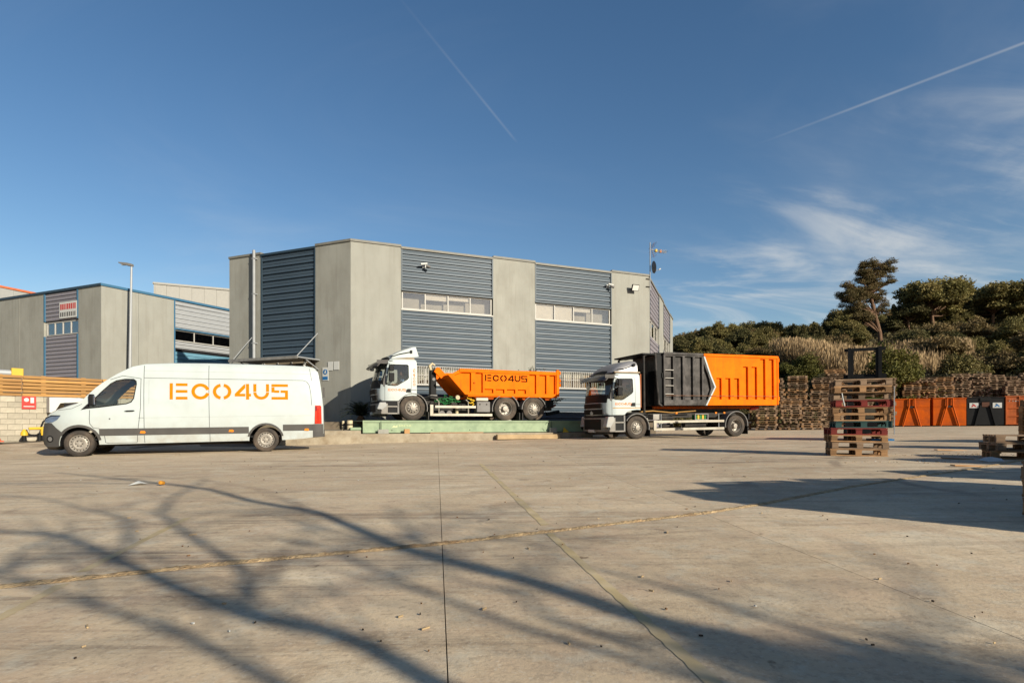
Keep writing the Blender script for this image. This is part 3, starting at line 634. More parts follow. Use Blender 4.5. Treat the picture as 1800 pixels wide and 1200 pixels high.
# ------------------------------------------------------------------ terrace, plinth, weighbridge
T1 = face_frame(-4.1, 23.5, 0.90, R(22.5))
def conc(name, xf, label, cat, boxes, m=PLINTH, bevel=.02, kind=None):
    mb = MB()
    for q in boxes: mb.box(*q)
    o = mb.build(name, m, bevel=bevel); o.matrix_world = xf; return tag(o, label, cat, kind=kind)
conc('terrace', T1, None, None, [(-7.6, 14.6, 3.3, 9.5, -1.3, -.06)], TERR, 0, 'structure')
conc('concrete_plinth', T1, 'low stained concrete plinth under the green weighbridge', 'plinth', [(-5.6, 8.2, -.62, 3.28, -1.3, -.53)])
conc('concrete_ramp_block', T1, 'stained concrete block between the white van and the weighbridge', 'concrete block', [(-6.1, -2.16, -.55, 3.29, -1.3, -.40)])
def weighbridge():
    t = thing('weighbridge', 'pale green steel weighbridge carrying the orange tipper truck', 'weighbridge'); t.matrix_world = T1
    y0 = -.28
    MB().box(-2.05, 9.3, y0+.02, 3.0, -.045, -.005).build('deck', BRIDGE, t)
    for a, b in ((-2.05, -1.36), (-1.33, 6.22), (6.26, 9.3)):
        MB().box(a, b, y0+.05, y0+.09, -.47, -.05).build('side_beam', BRIDGE, t); MB().box(a, b, y0, y0+.14, -.075, -.046).build('top_flange', BRIDGE, t)
        MB().box(a, b, y0, y0+.14, -.50, -.47).build('bottom_flange', BRIDGE, t); MB().box(b-.03, b-.002, y0+.0, y0+.05, -.469, -.076).build('stiffener', BRIDGE, t)
        MB().box(a, a+.03, y0+.0, y0+.05, -.469, -.076).build('stiffener', BRIDGE, t)
    MB().box(-2.0, 9.2, 2.9, 2.94, -.47, -.05).build('side_beam', BRIDGE, t)
    for x in (-.9, .75, 2.4, 4.0): MB().disc((x, y0+.04, -.40), .02, 8).build('bolt', DARK, t)
    # raised maker's name
    cw = 0.058; pale = mat('pale_yellow_paint', (.60, .66, .36), .6); x = -.62
    glyph = {'B': [rect(0, .2, 0, 1), rect(.2, .8, 0, .15), rect(.2, .8, .43, .57), rect(.2, .8, .85, 1), rect(.65, .82, .1, .9)], 'A': [rect(0, .2, 0, 1), rect(.65, .85, 0, 1), rect(.2, .65, .85, 1), rect(.2, .65, .4, .53)], 'C': [rect(0, .2, 0, 1), rect(.2, .85, 0, .16), rect(.2, .85, .84, 1)],
             'S': [rect(0, .85, 0, .15), rect(0, .85, .43, .57), rect(0, .85, .85, 1), rect(0, .2, .57, .85), rect(.65, .85, .15, .43)]}
    MB().prism([(x-.28, -.285), (x-.06, -.285), (x-.06, -.18), (x-.12, -.24), (x-.2, -.20)], y0+.046, y0+.05).build('emblem', pale, t)
    for ch in 'BACSA':
        mb = MB()
        for p in glyph[ch]: mb.prism([(x+a*.085, -.255+b*.075) for a, b in p], y0+.046, y0+.05)
        mb.build('lettering', pale, t); x += .105
weighbridge()
def block(name, label, cat, x, y, z, sx, sy, sz, m, rz=0, xf=T1):
    o = MB().box(-sx/2, sx/2, -sy/2, sy/2, 0, sz).build(name, m, bevel=min(.012, sz*.2)); o.matrix_world = xf @ Matrix.Translation((x, y, z)) @ Matrix.Rotation(rz, 4, 'Z'); return tag(o, label, cat)
PB = mat('raw_plank', (.46, .33, .19), .85, vary=.2, col2=(.3, .2, .1), amt=.5)
block('grey_block', 'grey concrete block leaning at the left end of the green beam', 'block', -1.28, -.42, -.53, .42, .1, .17, CONC)
block('wood_block', 'small orange wooden block on the plinth under the truck cab', 'wood block', -.35, -.48, -.53, .22, .14, .18, mat('orange_wood', (.5, .28, .12), .8))
block('plank', 'flat brown plank lying along the plinth in front of the beam', 'plank', 1.75, -.5, -.53, 2.3, .12, .045, mat('brown_plank', (.38, .22, .12), .85))
block('timber_beam', 'long pale timber lying across the right end of the plinth', 'timber', 4.9, -.78, -.80, 3.0, .2, .2, PB, .02)
block('grey_block', 'grey block against the joint of the green beam on the right', 'block', 6.25, -.42, -.53, .34, .12, .2, CONC)
o = MB().add([(0, 0, 0), (.34, 0, 0), (.2, .25, 0), (.1, .08, .24)], [(0, 1, 2), (0, 1, 3), (1, 2, 3), (2, 0, 3)]).build('yellow_scrap', YELLOW); o.matrix_world = T1 @ Matrix.Translation((6.7, -.5, -.53)); tag(o, 'crumpled yellow scrap beside the grey block on the plinth', 'scrap')
def bollard(x, y, z, h, r, m, label, name='bollard'):
    t = thing(name, label, 'bollard'); t.matrix_world = T1 @ Matrix.Translation((x, y, z))
    MB().lathe([(.001, 0), (r, 0), (r, h), (r*.9, h+.02), (.001, h+.02)], (0, 0, 0), 18, axis='z').build('post', m, t, smooth=True)
    MB().lathe([(r*1.06, 0), (r*1.12, .0), (r*1.12, .05), (r*1.0, .05)], (0, 0, h-.17), 18, axis='z').build('band', DARK, t, smooth=True)
bollard(-2.5, .15, -.40, .38, .115, CREAM, 'short cream bollard with a dark band beside the palm'); bollard(-2.72, .5, -.40, .36, .05, CREAM, 'thin cream post standing behind the cream bollard')
t = thing('yellow_post', 'bent yellow steel guard post behind the tail of the white van', 'guard post'); t.matrix_world = T1 @ Matrix.Translation((-3.55-1.05, -.3, -.40))
MB().box(-.08, .06, -.05, .05, 0, .40).build('post', CREAM, t, bevel=.01); MB().box(-.1, .36, -.05, .05, .401, .5).build('rail', CREAM, t, bevel=.01)
o = MB().box(-.22, .22, -.1, .1, 0, .12).build('green_hose_box', BRIDGE, bevel=.03); o.matrix_world = T1 @ Matrix.Translation((-2.3, -.05, -.40)); tag(o, 'low green box at the left end of the weighbridge', 'box')

def sago_palm():
    t = thing('sago_palm', 'low dark sago palm in front of the concrete wall', 'palm'); base = W(F_, (.25, -1.6, 0)); t.location = (base.x, base.y, .78)
    rnd = random.Random(4); MB().lathe([(.001, 0), (.17, 0), (.2, .15), (.12, .32), (.001, .36)], (0, 0, 0), 12, axis='z').build('trunk', BARK, t, smooth=True)
    for k in range(56):
        az = k*2.399; el = R(75-62*(k/56)); Ln = rnd.uniform(.85, 1.12)*(.95); mb = MB(); pts = []
        for i in range(13):
            s = i/12; e = el - s*s*R(62); p = (pts[-1] if pts else Vector((0, 0, .32))) + (Vector((math.cos(az)*math.cos(e), math.sin(az)*math.cos(e), math.sin(e)))*Ln/12 if i else Vector((0, 0, 0)))
            pts.append(p)
        mb.tube(pts, [.010*(1-i/14) for i in range(13)], 4); side = Vector((-math.sin(az), math.cos(az), 0))
        for i in range(1, 13):
            ll = .19*math.sin(math.pi*min(1, (i+2)/14))+.03; d = (pts[i]-pts[i-1]).normalized()
            for j in (0, .5):
                p = pts[i-1].lerp(pts[i], j)
                for sg in (-1, 1):
                    tip = p+side*sg*ll*.85+d*ll*.55+Vector((0, 0, .03)); mb.add([p-d*.012, p+d*.014, tip], [(0, 1, 2)])
        mb.build('frond', FROND, t)
sago_palm()

# ------------------------------------------------------------------ signs and door leaf on the left wall
def sign(name, label, xf, a, z, w, h, m, extra=None, cat='sign', y=-.02):
    t = thing(name, label, cat); t.matrix_world = xf @ Matrix.Translation((a, y, z)); MB().box(0, w, -.01, .008, 0, h).build('board', m, t)
    if extra: extra(t)
    return t
def mando(t):
    MB().disc((.17, -.016, .42), .13, 20, t=.006).build('symbol', SIGNBLUE, t); MB().prism([(.12, .36), (.17, .52), (.23, .45), (.20, .34)], -.020, -.016).build('symbol', PAPER, t); MB().box(.02, .32, -.016, -.010, .04, .2).build('caption', SIGNBLUE, t)
sign('warning_sign', 'blue and white instruction sign on the shaded concrete wall', LEFT, 6.15, 2.0, .36, .64, PAPER, mando)
sign('notice_sheet', 'left white notice sheet beside the blue instruction sign', LEFT, 6.48, 2.48, .28, .42, PAPER); sign('notice_sheet', 'right white notice sheet nearest the building corner', LEFT, 6.82, 2.50, .32, .40, PAPER)
def yel(t):
    MB().prism([(.05, .35), (.33, .35), (.19, .58)], -.016, -.010).build('symbol', BLACK, t); MB().box(.04, .34, -.016, -.010, .06, .22).build('caption', BLACK, t)
sign('yellow_sign', 'small yellow warning sign just above the tail of the van', LEFT, 5.0, 2.0, .38, .62, YELLOW, yel)
t = thing('open_door_leaf', 'dark door leaf standing open with a pale edge by the wall signs', 'door'); t.matrix_world = LEFT @ Matrix.Translation((5.55, 0, 0))
MB().box(-.50, -.02, -.62, -.56, .1, 2.82).build('leaf', DARK, t); MB().box(-.02, .04, -.64, -.54, .1, 2.9).build('edge', PAPER, t); MB().box(-.02, .05, -.6, 0, 2.9, 2.96).build('arm', DARK, t); MB().disc((.03, -.62, 2.98), .07, 10).build('lamp', BLACK, t)

# ------------------------------------------------------------------ neighbouring buildings on the left
def left_building():
    t = thing('neighbour_warehouse', 'concrete warehouse with pinkish cladding and bright blue trim on the left', 'building', (-23.83, 33, 0)); inv = t.matrix_world.inverted()
    aR = math.atan2(.898, .44); aL = math.atan2(.395, .918); LL = 22
    Rr = inv @ face_frame(-23.83, 33, EYE, aR); Ll = inv @ face_frame(-23.83-LL*math.cos(aL), 33+LL*math.sin(aL), EYE, -aL); H = 7.93
    def P(xf, a0, a1, m=CONC): MB(xf).box(a0, a1, 0, .22, -1.2, H).build('wall_panel', m, t)
    P(Rr, 0, 2.1, CONCL); P(Rr, 2.115, 4.33, CONCL)
    for a in (4.33,):
        cladding(Rr, a+.08, 9.5, 6.15, H-.03, PALEC, t); windows_row(Rr, a+.08, 8.6, 5.32, 6.05, 3, t, DGLASS); cladding(Rr, a+.08, 9.5, 4.82, 5.28, PALEC, t); cladding(Rr, a+.08, 9.5, -1, 4.62, SKYC, t, name='roller_shutter')
        MB(Rr).box(a, a+.08, -.03, .1, -1, H).build('edge_trim', BRIGHTBLUE, t); MB(Rr).box(a+.08, 9.5, .0, .1, 4.63, 4.815).build('shutter_gap', BLACK, t); MB(Rr).box(a+.08, 9.5, -.04, .1, 6.06, 6.14).build('flashing', BRIGHTBLUE, t)
    P(Rr, 9.5, 12, CONCL); P(Rr, 12.02, 22, CONC)
    MB(Rr).box(-.05, 22, -.06, .3, H, H+.14).build('coping', BRIGHTBLUE, t); MB(Ll).box(0, LL+.05, -.06, .3, H, H+.14).build('coping', BLUETRIM, t)
    c = LL
    P(Ll, c-2.14, c, CONC); P(Ll, c-8.2, c-5.6, CONC); P(Ll, c-10.6, c-8.22, CONC); P(Ll, c-22, c-10.62, CONC)
    a0, a1 = c-5.58, c-2.16
    cladding(Ll, a0+.1, a1-.1, 6.2, H-.05, PINKC, t, pitch=.23); cladding(Ll, a0+.1, a1-.1, -1, 5.28, PINKC, t, pitch=.23); windows_row(Ll, a0+.1, a1-.1, 5.32, 6.14, 4, t, glass('blue_glass', (.3, .42, .6), .25, .9))
    for z0, z1 in ((6.2, H), (-1, 5.28)):
        for a in (a0, a1-.1): MB(Ll).box(a, a+.1, -.03, .1, z0, z1).build('edge_trim', BRIGHTBLUE, t)
    def wp(M, x): p = M @ Vector((x, .2, 0)); return (p.x, p.y)
    fp = [wp(Ll, 0), wp(Ll, LL), wp(Rr, 22), (wp(Rr, 22)[0]-20, wp(Rr, 22)[1]+8), (wp(Ll, 0)[0]+9, wp(Ll, 0)[1]+20)]; n = 5; zt = EYE+H-.3
    MB().add([(x, y, -.4) for x, y in fp]+[(x, y, zt) for x, y in fp], [(2, 3, 8, 7), (3, 4, 9, 8), (4, 0, 5, 9), (5, 6, 7, 8, 9)]).build('roof', ROOF, t)
    s = thing('banner', 'white banner with red lettering hung on the pinkish cladding', 'banner'); s.matrix_world = t.matrix_world @ Ll @ Matrix.Translation((c-3.95, -.03, 6.28))
    MB().box(0, 1.72, -.01, .02, 0, .98).build('sheet', PAPER, s); rnd = random.Random(2); x = .1
    while x < 1.6:
        w = rnd.uniform(.08, .14); MB().box(x, x+w, -.016, -.01, .52, .86).build('red_mark', RED, s); MB().box(x, x+w*.8, -.016, -.01, .1, .36).build('grey_mark', PLAST, s); x += w+.06
left_building()
def simple_hall(name, label, corner, aL, LL, aR, LR, H, m, trim, pitch=.5, slope=0):
    t = thing(name, label, 'building', (*corner, 0))
    for ang, ln, sgn in ((-aL, LL, -1), (aR, LR, 1)):
        xf = Matrix.Rotation(ang, 4, 'Z')
        a0, a1 = (-ln, 0) if sgn < 0 else (0, ln); n = int(ln/1.2)
        for i in range(n):
            x0 = a0+(a1-a0)*i/n; x1 = a0+(a1-a0)*(i+1)/n; d = .03*(i % 2); hh = H-slope*abs(x0+x1)/2
            MB(xf).prism([(x0+.008, -.5), (x1-.008, -.5), (x1-.008, H-slope*abs(x1)), (x0+.008, H-slope*abs(x0))], d*.3, .2).build('wall_panel', m, t)
        MB(xf).prism([(a0, H-slope*abs(a0)), (a1, H-slope*abs(a1)), (a1, H+.2-slope*abs(a1)), (a0, H+.2-slope*abs(a0))], -.1, .3).build('coping', trim, t)
    q = [Vector((0, 0, H-.1)), Vector((LR*math.cos(aR), LR*math.sin(aR), H-.1-slope*LR)), Vector((LR*math.cos(aR)-LL*math.cos(aL), LR*math.sin(aR)+LL*math.sin(aL), H-.1-slope*(LR+LL))), Vector((-LL*math.cos(aL), LL*math.sin(aL), H-.1-slope*LL))]
    MB().add(q, [(0, 1, 2, 3)]).build('roof', ROOF, t)
    return t
FARP = mat('far_panel_grey', (.36, .365, .35), .7, vary=.06); FARW = mat('far_panel_cream', (.44, .42, .38), .7, vary=.05)
hall = simple_hall('far_hall', 'grey ribbed hall with an orange roof edge at the far left', (-52-30*.0, 60, ), R(20), 30, R(62), 36, 15.0, FARP, mat('orange_trim', (.62, .15, .05), .5), slope=.045)
hall.location = (-56, 52, 0)
h2 = simple_hall('cream_hall', 'plain cream hall rising behind the left warehouse', (-37.8, 60), R(80), 10, R(17), 30, 15.4, FARW, FARW, slope=.028)

t = thing('street_lamp', 'tall slim street lamp in front of the left concrete warehouse', 'street lamp', (-22.72, 33.8, -.35)); t.scale = (1.15, 1.15, 1.16)
MB().tube([(0, 0, 0), (0.02, 0, 4), (.1, 0, 9.05)], [.085, .07, .045], 12).build('pole', PALEC, t, smooth=True)
MB().prism([(.16, 8.98), (.16, 9.1), (-.1, 9.16), (-.55, 9.2), (-.52, 9.14), (-.1, 9.02)], -.09, .09).build('lamp_head', PLAST2, t, bevel=.01)
MB().box(-.4, -.12, -.07, .07, 9.05, 9.08).build('diffuser', CLEARL, t)

# ------------------------------------------------------------------ boundary wall with boards
WALLX = face_frame(-18.0, 20, EYE, R(49))
def boundary_wall():
    t = thing('block_wall', 'pale concrete block wall at the far left', 'wall'); t.matrix_world = WALLX
    MB().box(-8, 9, .03, .2, -1.6, .93).build('mortar_core', MORTAR, t)
    m0 = MB().box(.004, .396, 0, .06, .004, .196).build('block', BLOCKM, t, bevel=.004, seg=1); first = True
    for r_ in range(9):
        for i in range(-20, 23):
            x = i*.4+(.2 if r_ % 2 else 0); z = .93-.2*(r_+1)
            o = m0 if first else m0.copy()
            if not first: COL.objects.link(o)
            first = False; o.location = (x, random.uniform(-.005, .004), z)
    f = thing('board_fence', 'varnished pallet board fence standing on top of the block wall', 'fence'); f.matrix_world = WALLX @ Matrix.Translation((0, 0, .94))
    lens = MB().box(0, 2.38, 0, .03, 0, .098).build('board', PINEW, f, bevel=.004, seg=1); first = True
    for r_ in range(6):
        for i in range(-4, 4):
            o = lens if first else lens.copy()
            if not first: COL.objects.link(o)
            first = False; o.location = (i*2.4+.6+(r_ % 2)*.02, -.02+random.uniform(-.008, .008), .005+r_*.128); o.rotation_euler = (0, R(random.uniform(-.25, .25)), 0)
    bk = MB().box(-.07, .07, .012, .11, 0, .76).build('post', PINEW, f); bk.location = (-7.2, 0, 0)
    for k in range(1, 14): q = bk.copy(); COL.objects.link(q); q.location = (-7.2+k*1.2, 0, 0)
    inner = MB().box(0, 2.38, .11, .135, 0, .1).build('back_board', WOOD, f); inner.location = (-9, 0, .0)
    for r_ in range(5):
        for i in range(-4, 4): q = inner.copy(); COL.objects.link(q); q.location = (i*2.4+.6, 0, .03+r_*.15)
boundary_wall()
def fire_sign(t):
    MB().disc((.13, -.016, .33), .07, 14, t=.006).build('symbol', PAPER, t); MB().box(.24, .34, -.016, -.010, .22, .42).build('symbol', PAPER, t); MB().box(.05, .35, -.016, -.010, .08, .11).build('caption', PAPER, t)
sign('fire_hose_sign', 'red and white fire equipment sign on the block wall', WALLX, .58, .48, .40, .46, RED, fire_sign, y=-.03)
t = thing('hose_cabinet', 'open white metal cabinet hanging on the block wall above the van bonnet', 'cabinet'); t.matrix_world = WALLX @ Matrix.Translation((1.28, 0, .35))
mb = MB(); mb.plate([(0, 0), (.14, 0), (.32, .35), (.95, .40), (1.1, .5), (.9, .56), (0, .56)], [], -.5, -.02); mb.build('cover', PAPER, t, bevel=.01); MB().box(.42, .9, -.51, -.502, .2, .37).build('opening', BLACK, t); MB().bar((.3, -.51, .1), (.62, -.51, .02), .03, .05).build('latch', mat('brown_metal', (.2, .08, .04), .6), t)
def hydrant():
    t = thing('hydrant', 'yellow and red hydrant pipes on black feet by the block wall', 'hydrant'); t.matrix_world = WALLX @ Matrix.Translation((.55, -.7, -.66))
    for k, x in enumerate((0, .42, .62)): MB().lathe([(.001, 0), (.07, 0), (.07, .2), (.055, .2), (.055, .28)], (x, 0, 0), 14, axis='z').build('foot', BLACK, t, smooth=True)
    MB().lathe([(.001, .2), (.11, .2), (.10, .3), (.03, .42), (.001, .42)], (0, 0, 0), 14, axis='z').build('cone_valve', YELLOW, t, smooth=True)
    MB().tube([(.12, 0, .44), (.9, 0, .46)], .05, 12).build('pipe', YELLOW, t, smooth=True); MB().tube([(.52, 0, .2), (.52, 0, .46)], .08, 12).build('riser', YELLOW, t, smooth=True)
    MB().tube([(.05, 0, .4), (.12, 0, .25), (.28, 0, .19), (.4, 0, .26)], .02, 8).build('hose', BLACK, t, smooth=True); MB().tube([(.70, .05, .2), (.70, .05, .40)], .12, 12).build('red_valve', RED, t, smooth=True)
    MB().tube([(.62, .05, .5), (.64, .05, .7), (.78, .05, .78)], .07, 10).build('red_elbow', RED, t, smooth=True); MB().tube([(.45, .0, .46), (.52, 0, .68), (.66, 0, .8)], .03, 8).build('lever', BLACK, t, smooth=True)
    MB().disc((.84, 0, .46), .07, 12).build('cap', BLACK, t); MB().box(.72, .86, -.05, .1, .52, .6).build('valve_body', BLOCKM, t)
hydrant()
t = thing('traffic_cone', 'orange traffic cone at the left edge of the yard', 'traffic cone'); t.matrix_world = WALLX @ Matrix.Translation((-.30, -.75, -.66))
MB().lathe([(.24, .03), (.10, .45), (.05, .82), (.001, .84)], (0, 0, 0), 18, axis='z').build('cone', mat('cone_orange', (.75, .10, .03), .5), t, smooth=True); MB().box(-.28, .28, -.28, .28, 0, .035).build('base', mat('cone_orange', (1, 1, 1)), t, bevel=.01)
t = thing('barrier_arm', 'grey pipe with an orange end box above the board fence', 'barrier'); t.matrix_world = WALLX @ Matrix.Translation((-3, 1.6, 1.72))
MB().tube([(-2, 0, .20), (3.5, 0, .13)], .12, 12).build('arm', PALEC, t, smooth=True); MB().box(3.5, 3.85, -.15, .15, -.02, .32).build('end_box', YELLOW, t, bevel=.02); MB().tube([(3.6, 0, -2.3), (3.6, 0, 0)], .06, 8).build('post', STEEL, t); MB().tube([(-1.8, 0, -2.3), (-1.8, 0, .2)], .06, 8).build('post', STEEL, t)

# ------------------------------------------------------------------ wheels
def wheel(parent, cx, y, r, w, kind, side=1):
    """side 1: outer face towards -y; -1: towards +y"""
    s = side; fy = lambda d: y + d*s
    ri = r*.60 if kind != 'van' else r*.66
    prof = [(ri, .03), (ri*1.04, .0), (r*.78, -.012), (r*.93, .0), (r*.985, .02), (r, .05), (r, w-.05), (r*.985, w-.02), (r*.9, w), (ri, w-.02)]
    t = MB().lathe([(a, b*s) for a, b in prof], (cx, y, r), 44); rnd = 0
    for j in range(44):
        a = 2*math.pi*j/44
        t.obox((cx+math.cos(a)*r*.985, y+s*w/2, r+math.sin(a)*r*.985), (.045*r, w*.8, .035*r), Matrix.Rotation(-a, 3, 'Y') @ Matrix.Rotation(R(90), 3, 'Y'))
    # keep tread blocks inside the tyre radius
    tyre = t.build('wheel', RUBBER, parent, smooth=True, angle=30)
    RIM = mat('dusty_silver_rim', (.42, .38, .33), .5, .3, vary=.15, col2=(.2, .16, .12), amt=.4, scale2=6)
    mb = MB()
    if kind == 'front': pr = [(ri, .04), (ri*.97, .02), (ri*.86, .05), (ri*.80, .10), (ri*.74, .075), (ri*.66, .03), (ri*.40, .0), (ri*.36, -.0), (ri*.34, -.06), (.001, -.07)]
    elif kind == 'rear': pr = [(ri, .03), (ri*.95, .02), (ri*.85, .10), (ri*.80, .19), (ri*.60, .205), (ri*.42, .20), (ri*.40, .09), (ri*.34, .05), (.001, .045)]
    else: pr = [(ri, .02), (ri*.96, .015), (ri*.88, .04), (ri*.80, .055), (ri*.66, .045), (ri*.60, .03), (ri*.44, .035), (ri*.40, .05), (ri*.26, .055), (ri*.24, .02), (.001, .015)]
    mb.lathe([(a, b*s) for a, b in pr], (cx, y, r), 36); rim = mb.build('rim', RIM, tyre, smooth=True, angle=40)
    nh = {'front': 10, 'rear': 8, 'van': 16}[kind]; hr = {'front': ri*.57, 'rear': ri*.7, 'van': ri*.83}[kind]; hs = {'front': ri*.085, 'rear': ri*.07, 'van': ri*.07}[kind]; hd = {'front': .012, 'rear': .195, 'van': .045}[kind]
    hm = MB()
    for k in range(nh):
        a = 2*math.pi*k/nh+.1; hm.disc((cx+math.cos(a)*hr, fy(hd), r+math.sin(a)*hr), hs, 10, t=.006*s*-1)
    hm.build('vent_holes', BLACK, rim)
    nm = MB()
    for k in range(10 if kind != 'van' else 6):
        a = 2*math.pi*k/(10 if kind != 'van' else 6); q = {'front': ri*.45, 'rear': ri*.5, 'van': ri*.33}[kind]; d = {'front': .0, 'rear': .19, 'van': .045}[kind]
        nm.tube([(cx+math.cos(a)*q, fy(d), r+math.sin(a)*q), (cx+math.cos(a)*q, fy(d-.03), r+math.sin(a)*q)], ri*.045, 6)
    nm.build('wheel_nuts', DARK if kind == 'van' else STEEL, rim); return tyre
def strip_arc(cx, cz, r, y0, y1, a0, a1, t=.03, n=14):
    mb = MB(); o = ring(cx, cz, r+t, r, a0, a1, n); mb.prism(o, y0, y1); return mb

# ------------------------------------------------------------------ white van
def van():
    th = R(20); p = math.atan2(g(-7.2, 16.7)-g(-11.5, 15.1), 4.58)
    rot = Matrix.Rotation(th, 3, 'Z') @ Matrix.Rotation(-p, 3, 'Y')
    t = thing('delivery_van', 'white high roof delivery van with orange lettering at the left', 'van', (-11.5, 15.1, g(-11.5, 15.1)), rot)
    Wd = 1.95
    def fin(x, z):
        f = 0.02
        if z > 1.2: f += ((z-1.2)/1.3)**2*.13
        if z > 2.35: f += ((z-2.35)/.2)**2*.07
        if z < .55: f += (.55-z)*.08
        if x < .1: f += ((.1-x)/.98)**2.2*.34
        if x > 5.9: f += ((x-5.9)/.28)**2*.07
        return f
    bulge = lambda x, z: (.10 if x < -.3 else (.09 if x < 1.2 and z > 1.3 else (.05 if z > 2.2 else (.04 if x > 5.9 else 0))))
    out = [(-.78, .28), (-.86, .36), (-.885, .55), (-.87, .75), (-.84, .92), (-.80, 1.04), (-.70, 1.14), (-.5, 1.24), (-.25, 1.335), (-.04, 1.405), (.07, 1.48), (.23, 1.665), (.39, 1.84), (.56, 1.99), (.73, 2.12), (.86, 2.215), (1.0, 2.30), (1.23, 2.43), (1.5, 2.505), (2.2, 2.55), (3.1, 2.565), (5.11, 2.55), (5.75, 2.53), (5.93, 2.48), (6.03, 2.35), (6.08, 2.1), (6.14, 1.7), (6.175, 1.3), (6.18, .5), (6.12, .42), (5.6, .36), (5.02, .33)] \
        + arc(4.57, .34, .445, -2, 182, 14) + [(4.1, .33), (.46, .31)] + arc(.0, .33, .455, -3, 184, 14) + [(-.5, .28)]
    hole = [(.16, 1.30), (.30, 1.47), (.52, 1.72), (.73, 1.94), (.86, 2.02), (1.05, 2.06), (1.24, 2.06), (1.30, 2.01), (1.31, 1.93), (1.25, 1.56), (1.19, 1.465), (1.08, 1.42), (.5, 1.335)]
    xs = [-.7, -.5, -.3, -.1, .1, .5, .9, 1.3, 2, 3, 4, 5, 5.95, 6.0, 6.05, 6.1]; zs = [.55, .8, 1.05, 1.2, 1.35, 1.5, 1.65, 1.8, 1.95, 2.1, 2.2, 2.3, 2.36, 2.41, 2.46, 2.51]
    vs, fs, loops = drape([out, hole], fin, xs, zs); mb = MB(); mb.add(vs, fs); mb.add([(x, Wd-y, z) for x, y, z in vs], fs)
    isws = lambda m: .07 < m[0] < .99 and 1.45 < m[1] < 2.31
    dark = lambda m: 1 if (m[1] < .82 and (abs(m[0]) < .47 or abs(m[0]-4.57) < .46)) or m[1] < .34 else 0
    rims(loops[0], fin, Wd, bulge, lambda m: not isws(m), mb, dark); body = mb.build('body', [WHITE, BLACK], t); weld(body)
    ws = MB(); rims(loops[0], fin, Wd, bulge, isws, ws); w = ws.build('windscreen', GLASS, t); weld(w)
    patch([hole], fin, xs, zs, Wd, off=-.012, thick=.004).build('side_window', GLASS, t)
    fr = MB()
    for side in (0, 1):
        o2 = [(.03, 1.25)] + [(a[0]+(-.03 if i < 5 else (.0 if i < 7 else .025)), a[1]+(.03 if 1 < i < 8 else -.02)) for i, a in enumerate(hole)][0:]
    def offset(poly, d):
        c = (sum(a for a, b in poly)/len(poly), sum(b for a, b in poly)/len(poly)); return [(a+(a-c[0])*d*1.1, b+(b-c[1])*d*1.6) for a, b in poly]
    vs, fs, lo = drape([offset(hole, .055), hole], fin, xs, zs)
    for s in (0, 1): MB().add([(x, (y-.004) if s == 0 else Wd-y+.004, z) for x, y, z in vs], fs).build('window_surround', BLACK, t)
    patch([[(.05, 1.24), (.22, 1.28), (.26, 1.44), (.20, 1.40)]], fin, xs, zs, Wd, .006).build('quarter_trim', BLACK, t)
    # lower front, stripe, lamps
    b = MB(); bp = [(-.80, .27), (-.875, .36), (-.897, .55), (-.88, .75), (-.85, .90), (-.66, .90), (-.52, .76), (-.40, .66)] + arc(.0, .33, .47, 140, 186, 6) + [(-.5, .27)]
    vs, fs, lo = drape([bp], fin, xs, zs)
    for s in (0, 1): b.add([(x, (y-.012) if s == 0 else Wd-y+.012, z) for x, y, z in vs], fs)
    rims(lo[0], lambda x, z: fin(x, z)-.012, Wd, lambda x, z: .115 if x < -.6 else 0, lambda m: m[0] < -.55, b); bo = b.build('bumper', PLAST, t); weld(bo)
    patch([ring(-.70, .48, .09, .065, 0, 360, 16)], fin, xs, zs, Wd, .02).build('fog_lamp', BLACK, t); patch([arc(-.70, .48, .06, 0, 360, 12)[:-1]], fin, xs, zs, Wd, .018).build('fog_lens', PLAST2, t)
    patch([[(-.84, .95), (-.81, 1.02), (-.66, 1.08), (-.42, 1.09), (-.50, .99), (-.62, .925), (-.76, .905)]], fin, xs, zs, Wd, .008).build('headlight', HEADL, t)
    patch([[(-.84, 1.0), (-.81, 1.05), (-.66, 1.11), (-.42, 1.105), (-.44, 1.085), (-.66, 1.08), (-.80, 1.02)]], fin, xs, zs, Wd, .012).build('headlight_trim', BLACK, t)
    patch([rect(.46, 4.12, .545, .735), rect(5.04, 5.90, .60, .785)], fin, xs, zs, Wd, .009).build('side_strip', PLAST, t)
    patch([ring(.0, .33, .52, .455, 12, 150, 14), ring(4.57, .34, .50, .445, 14, 166, 14)], fin, xs, zs, Wd, .014).build('arch_trim', PLAST, t)
    for x in (1.47, 3.66, 5.70): patch([[(x-.07, .60), (x+.05, .59), (x+.07, .625), (x+.04, .66), (x-.05, .66)]], fin, xs, zs, Wd, .018).build('side_marker', AMBER, t)
    patch([rect(5.88, 6.175, .40, .79)], fin, xs, zs, Wd, .014).build('rear_bumper', PLAST, t); MB().box(6.16, 6.22, .15, Wd-.15, .40, .62).build('rear_step', PLAST, t, bevel=.02)
    patch([[(5.93, .80), (6.13, .80), (6.125, 1.32), (6.09, 1.35), (5.95, 1.35)]], fin, xs, zs, Wd, .018).build('tail_light', REDLENS, t); patch([[(5.95, 1.18), (6.0, 1.18), (6.0, 1.32), (5.95, 1.32)]], fin, xs, zs, Wd, .021).build('tail_light_inner', mat('dark_red_lens', (.3, .01, .01), .2), t)
    MB().box(6.18, 6.23, .2, .26, 1.6, 1.9).build('rear_hinge', PLAST, t)
    # shut lines
    wl = .006
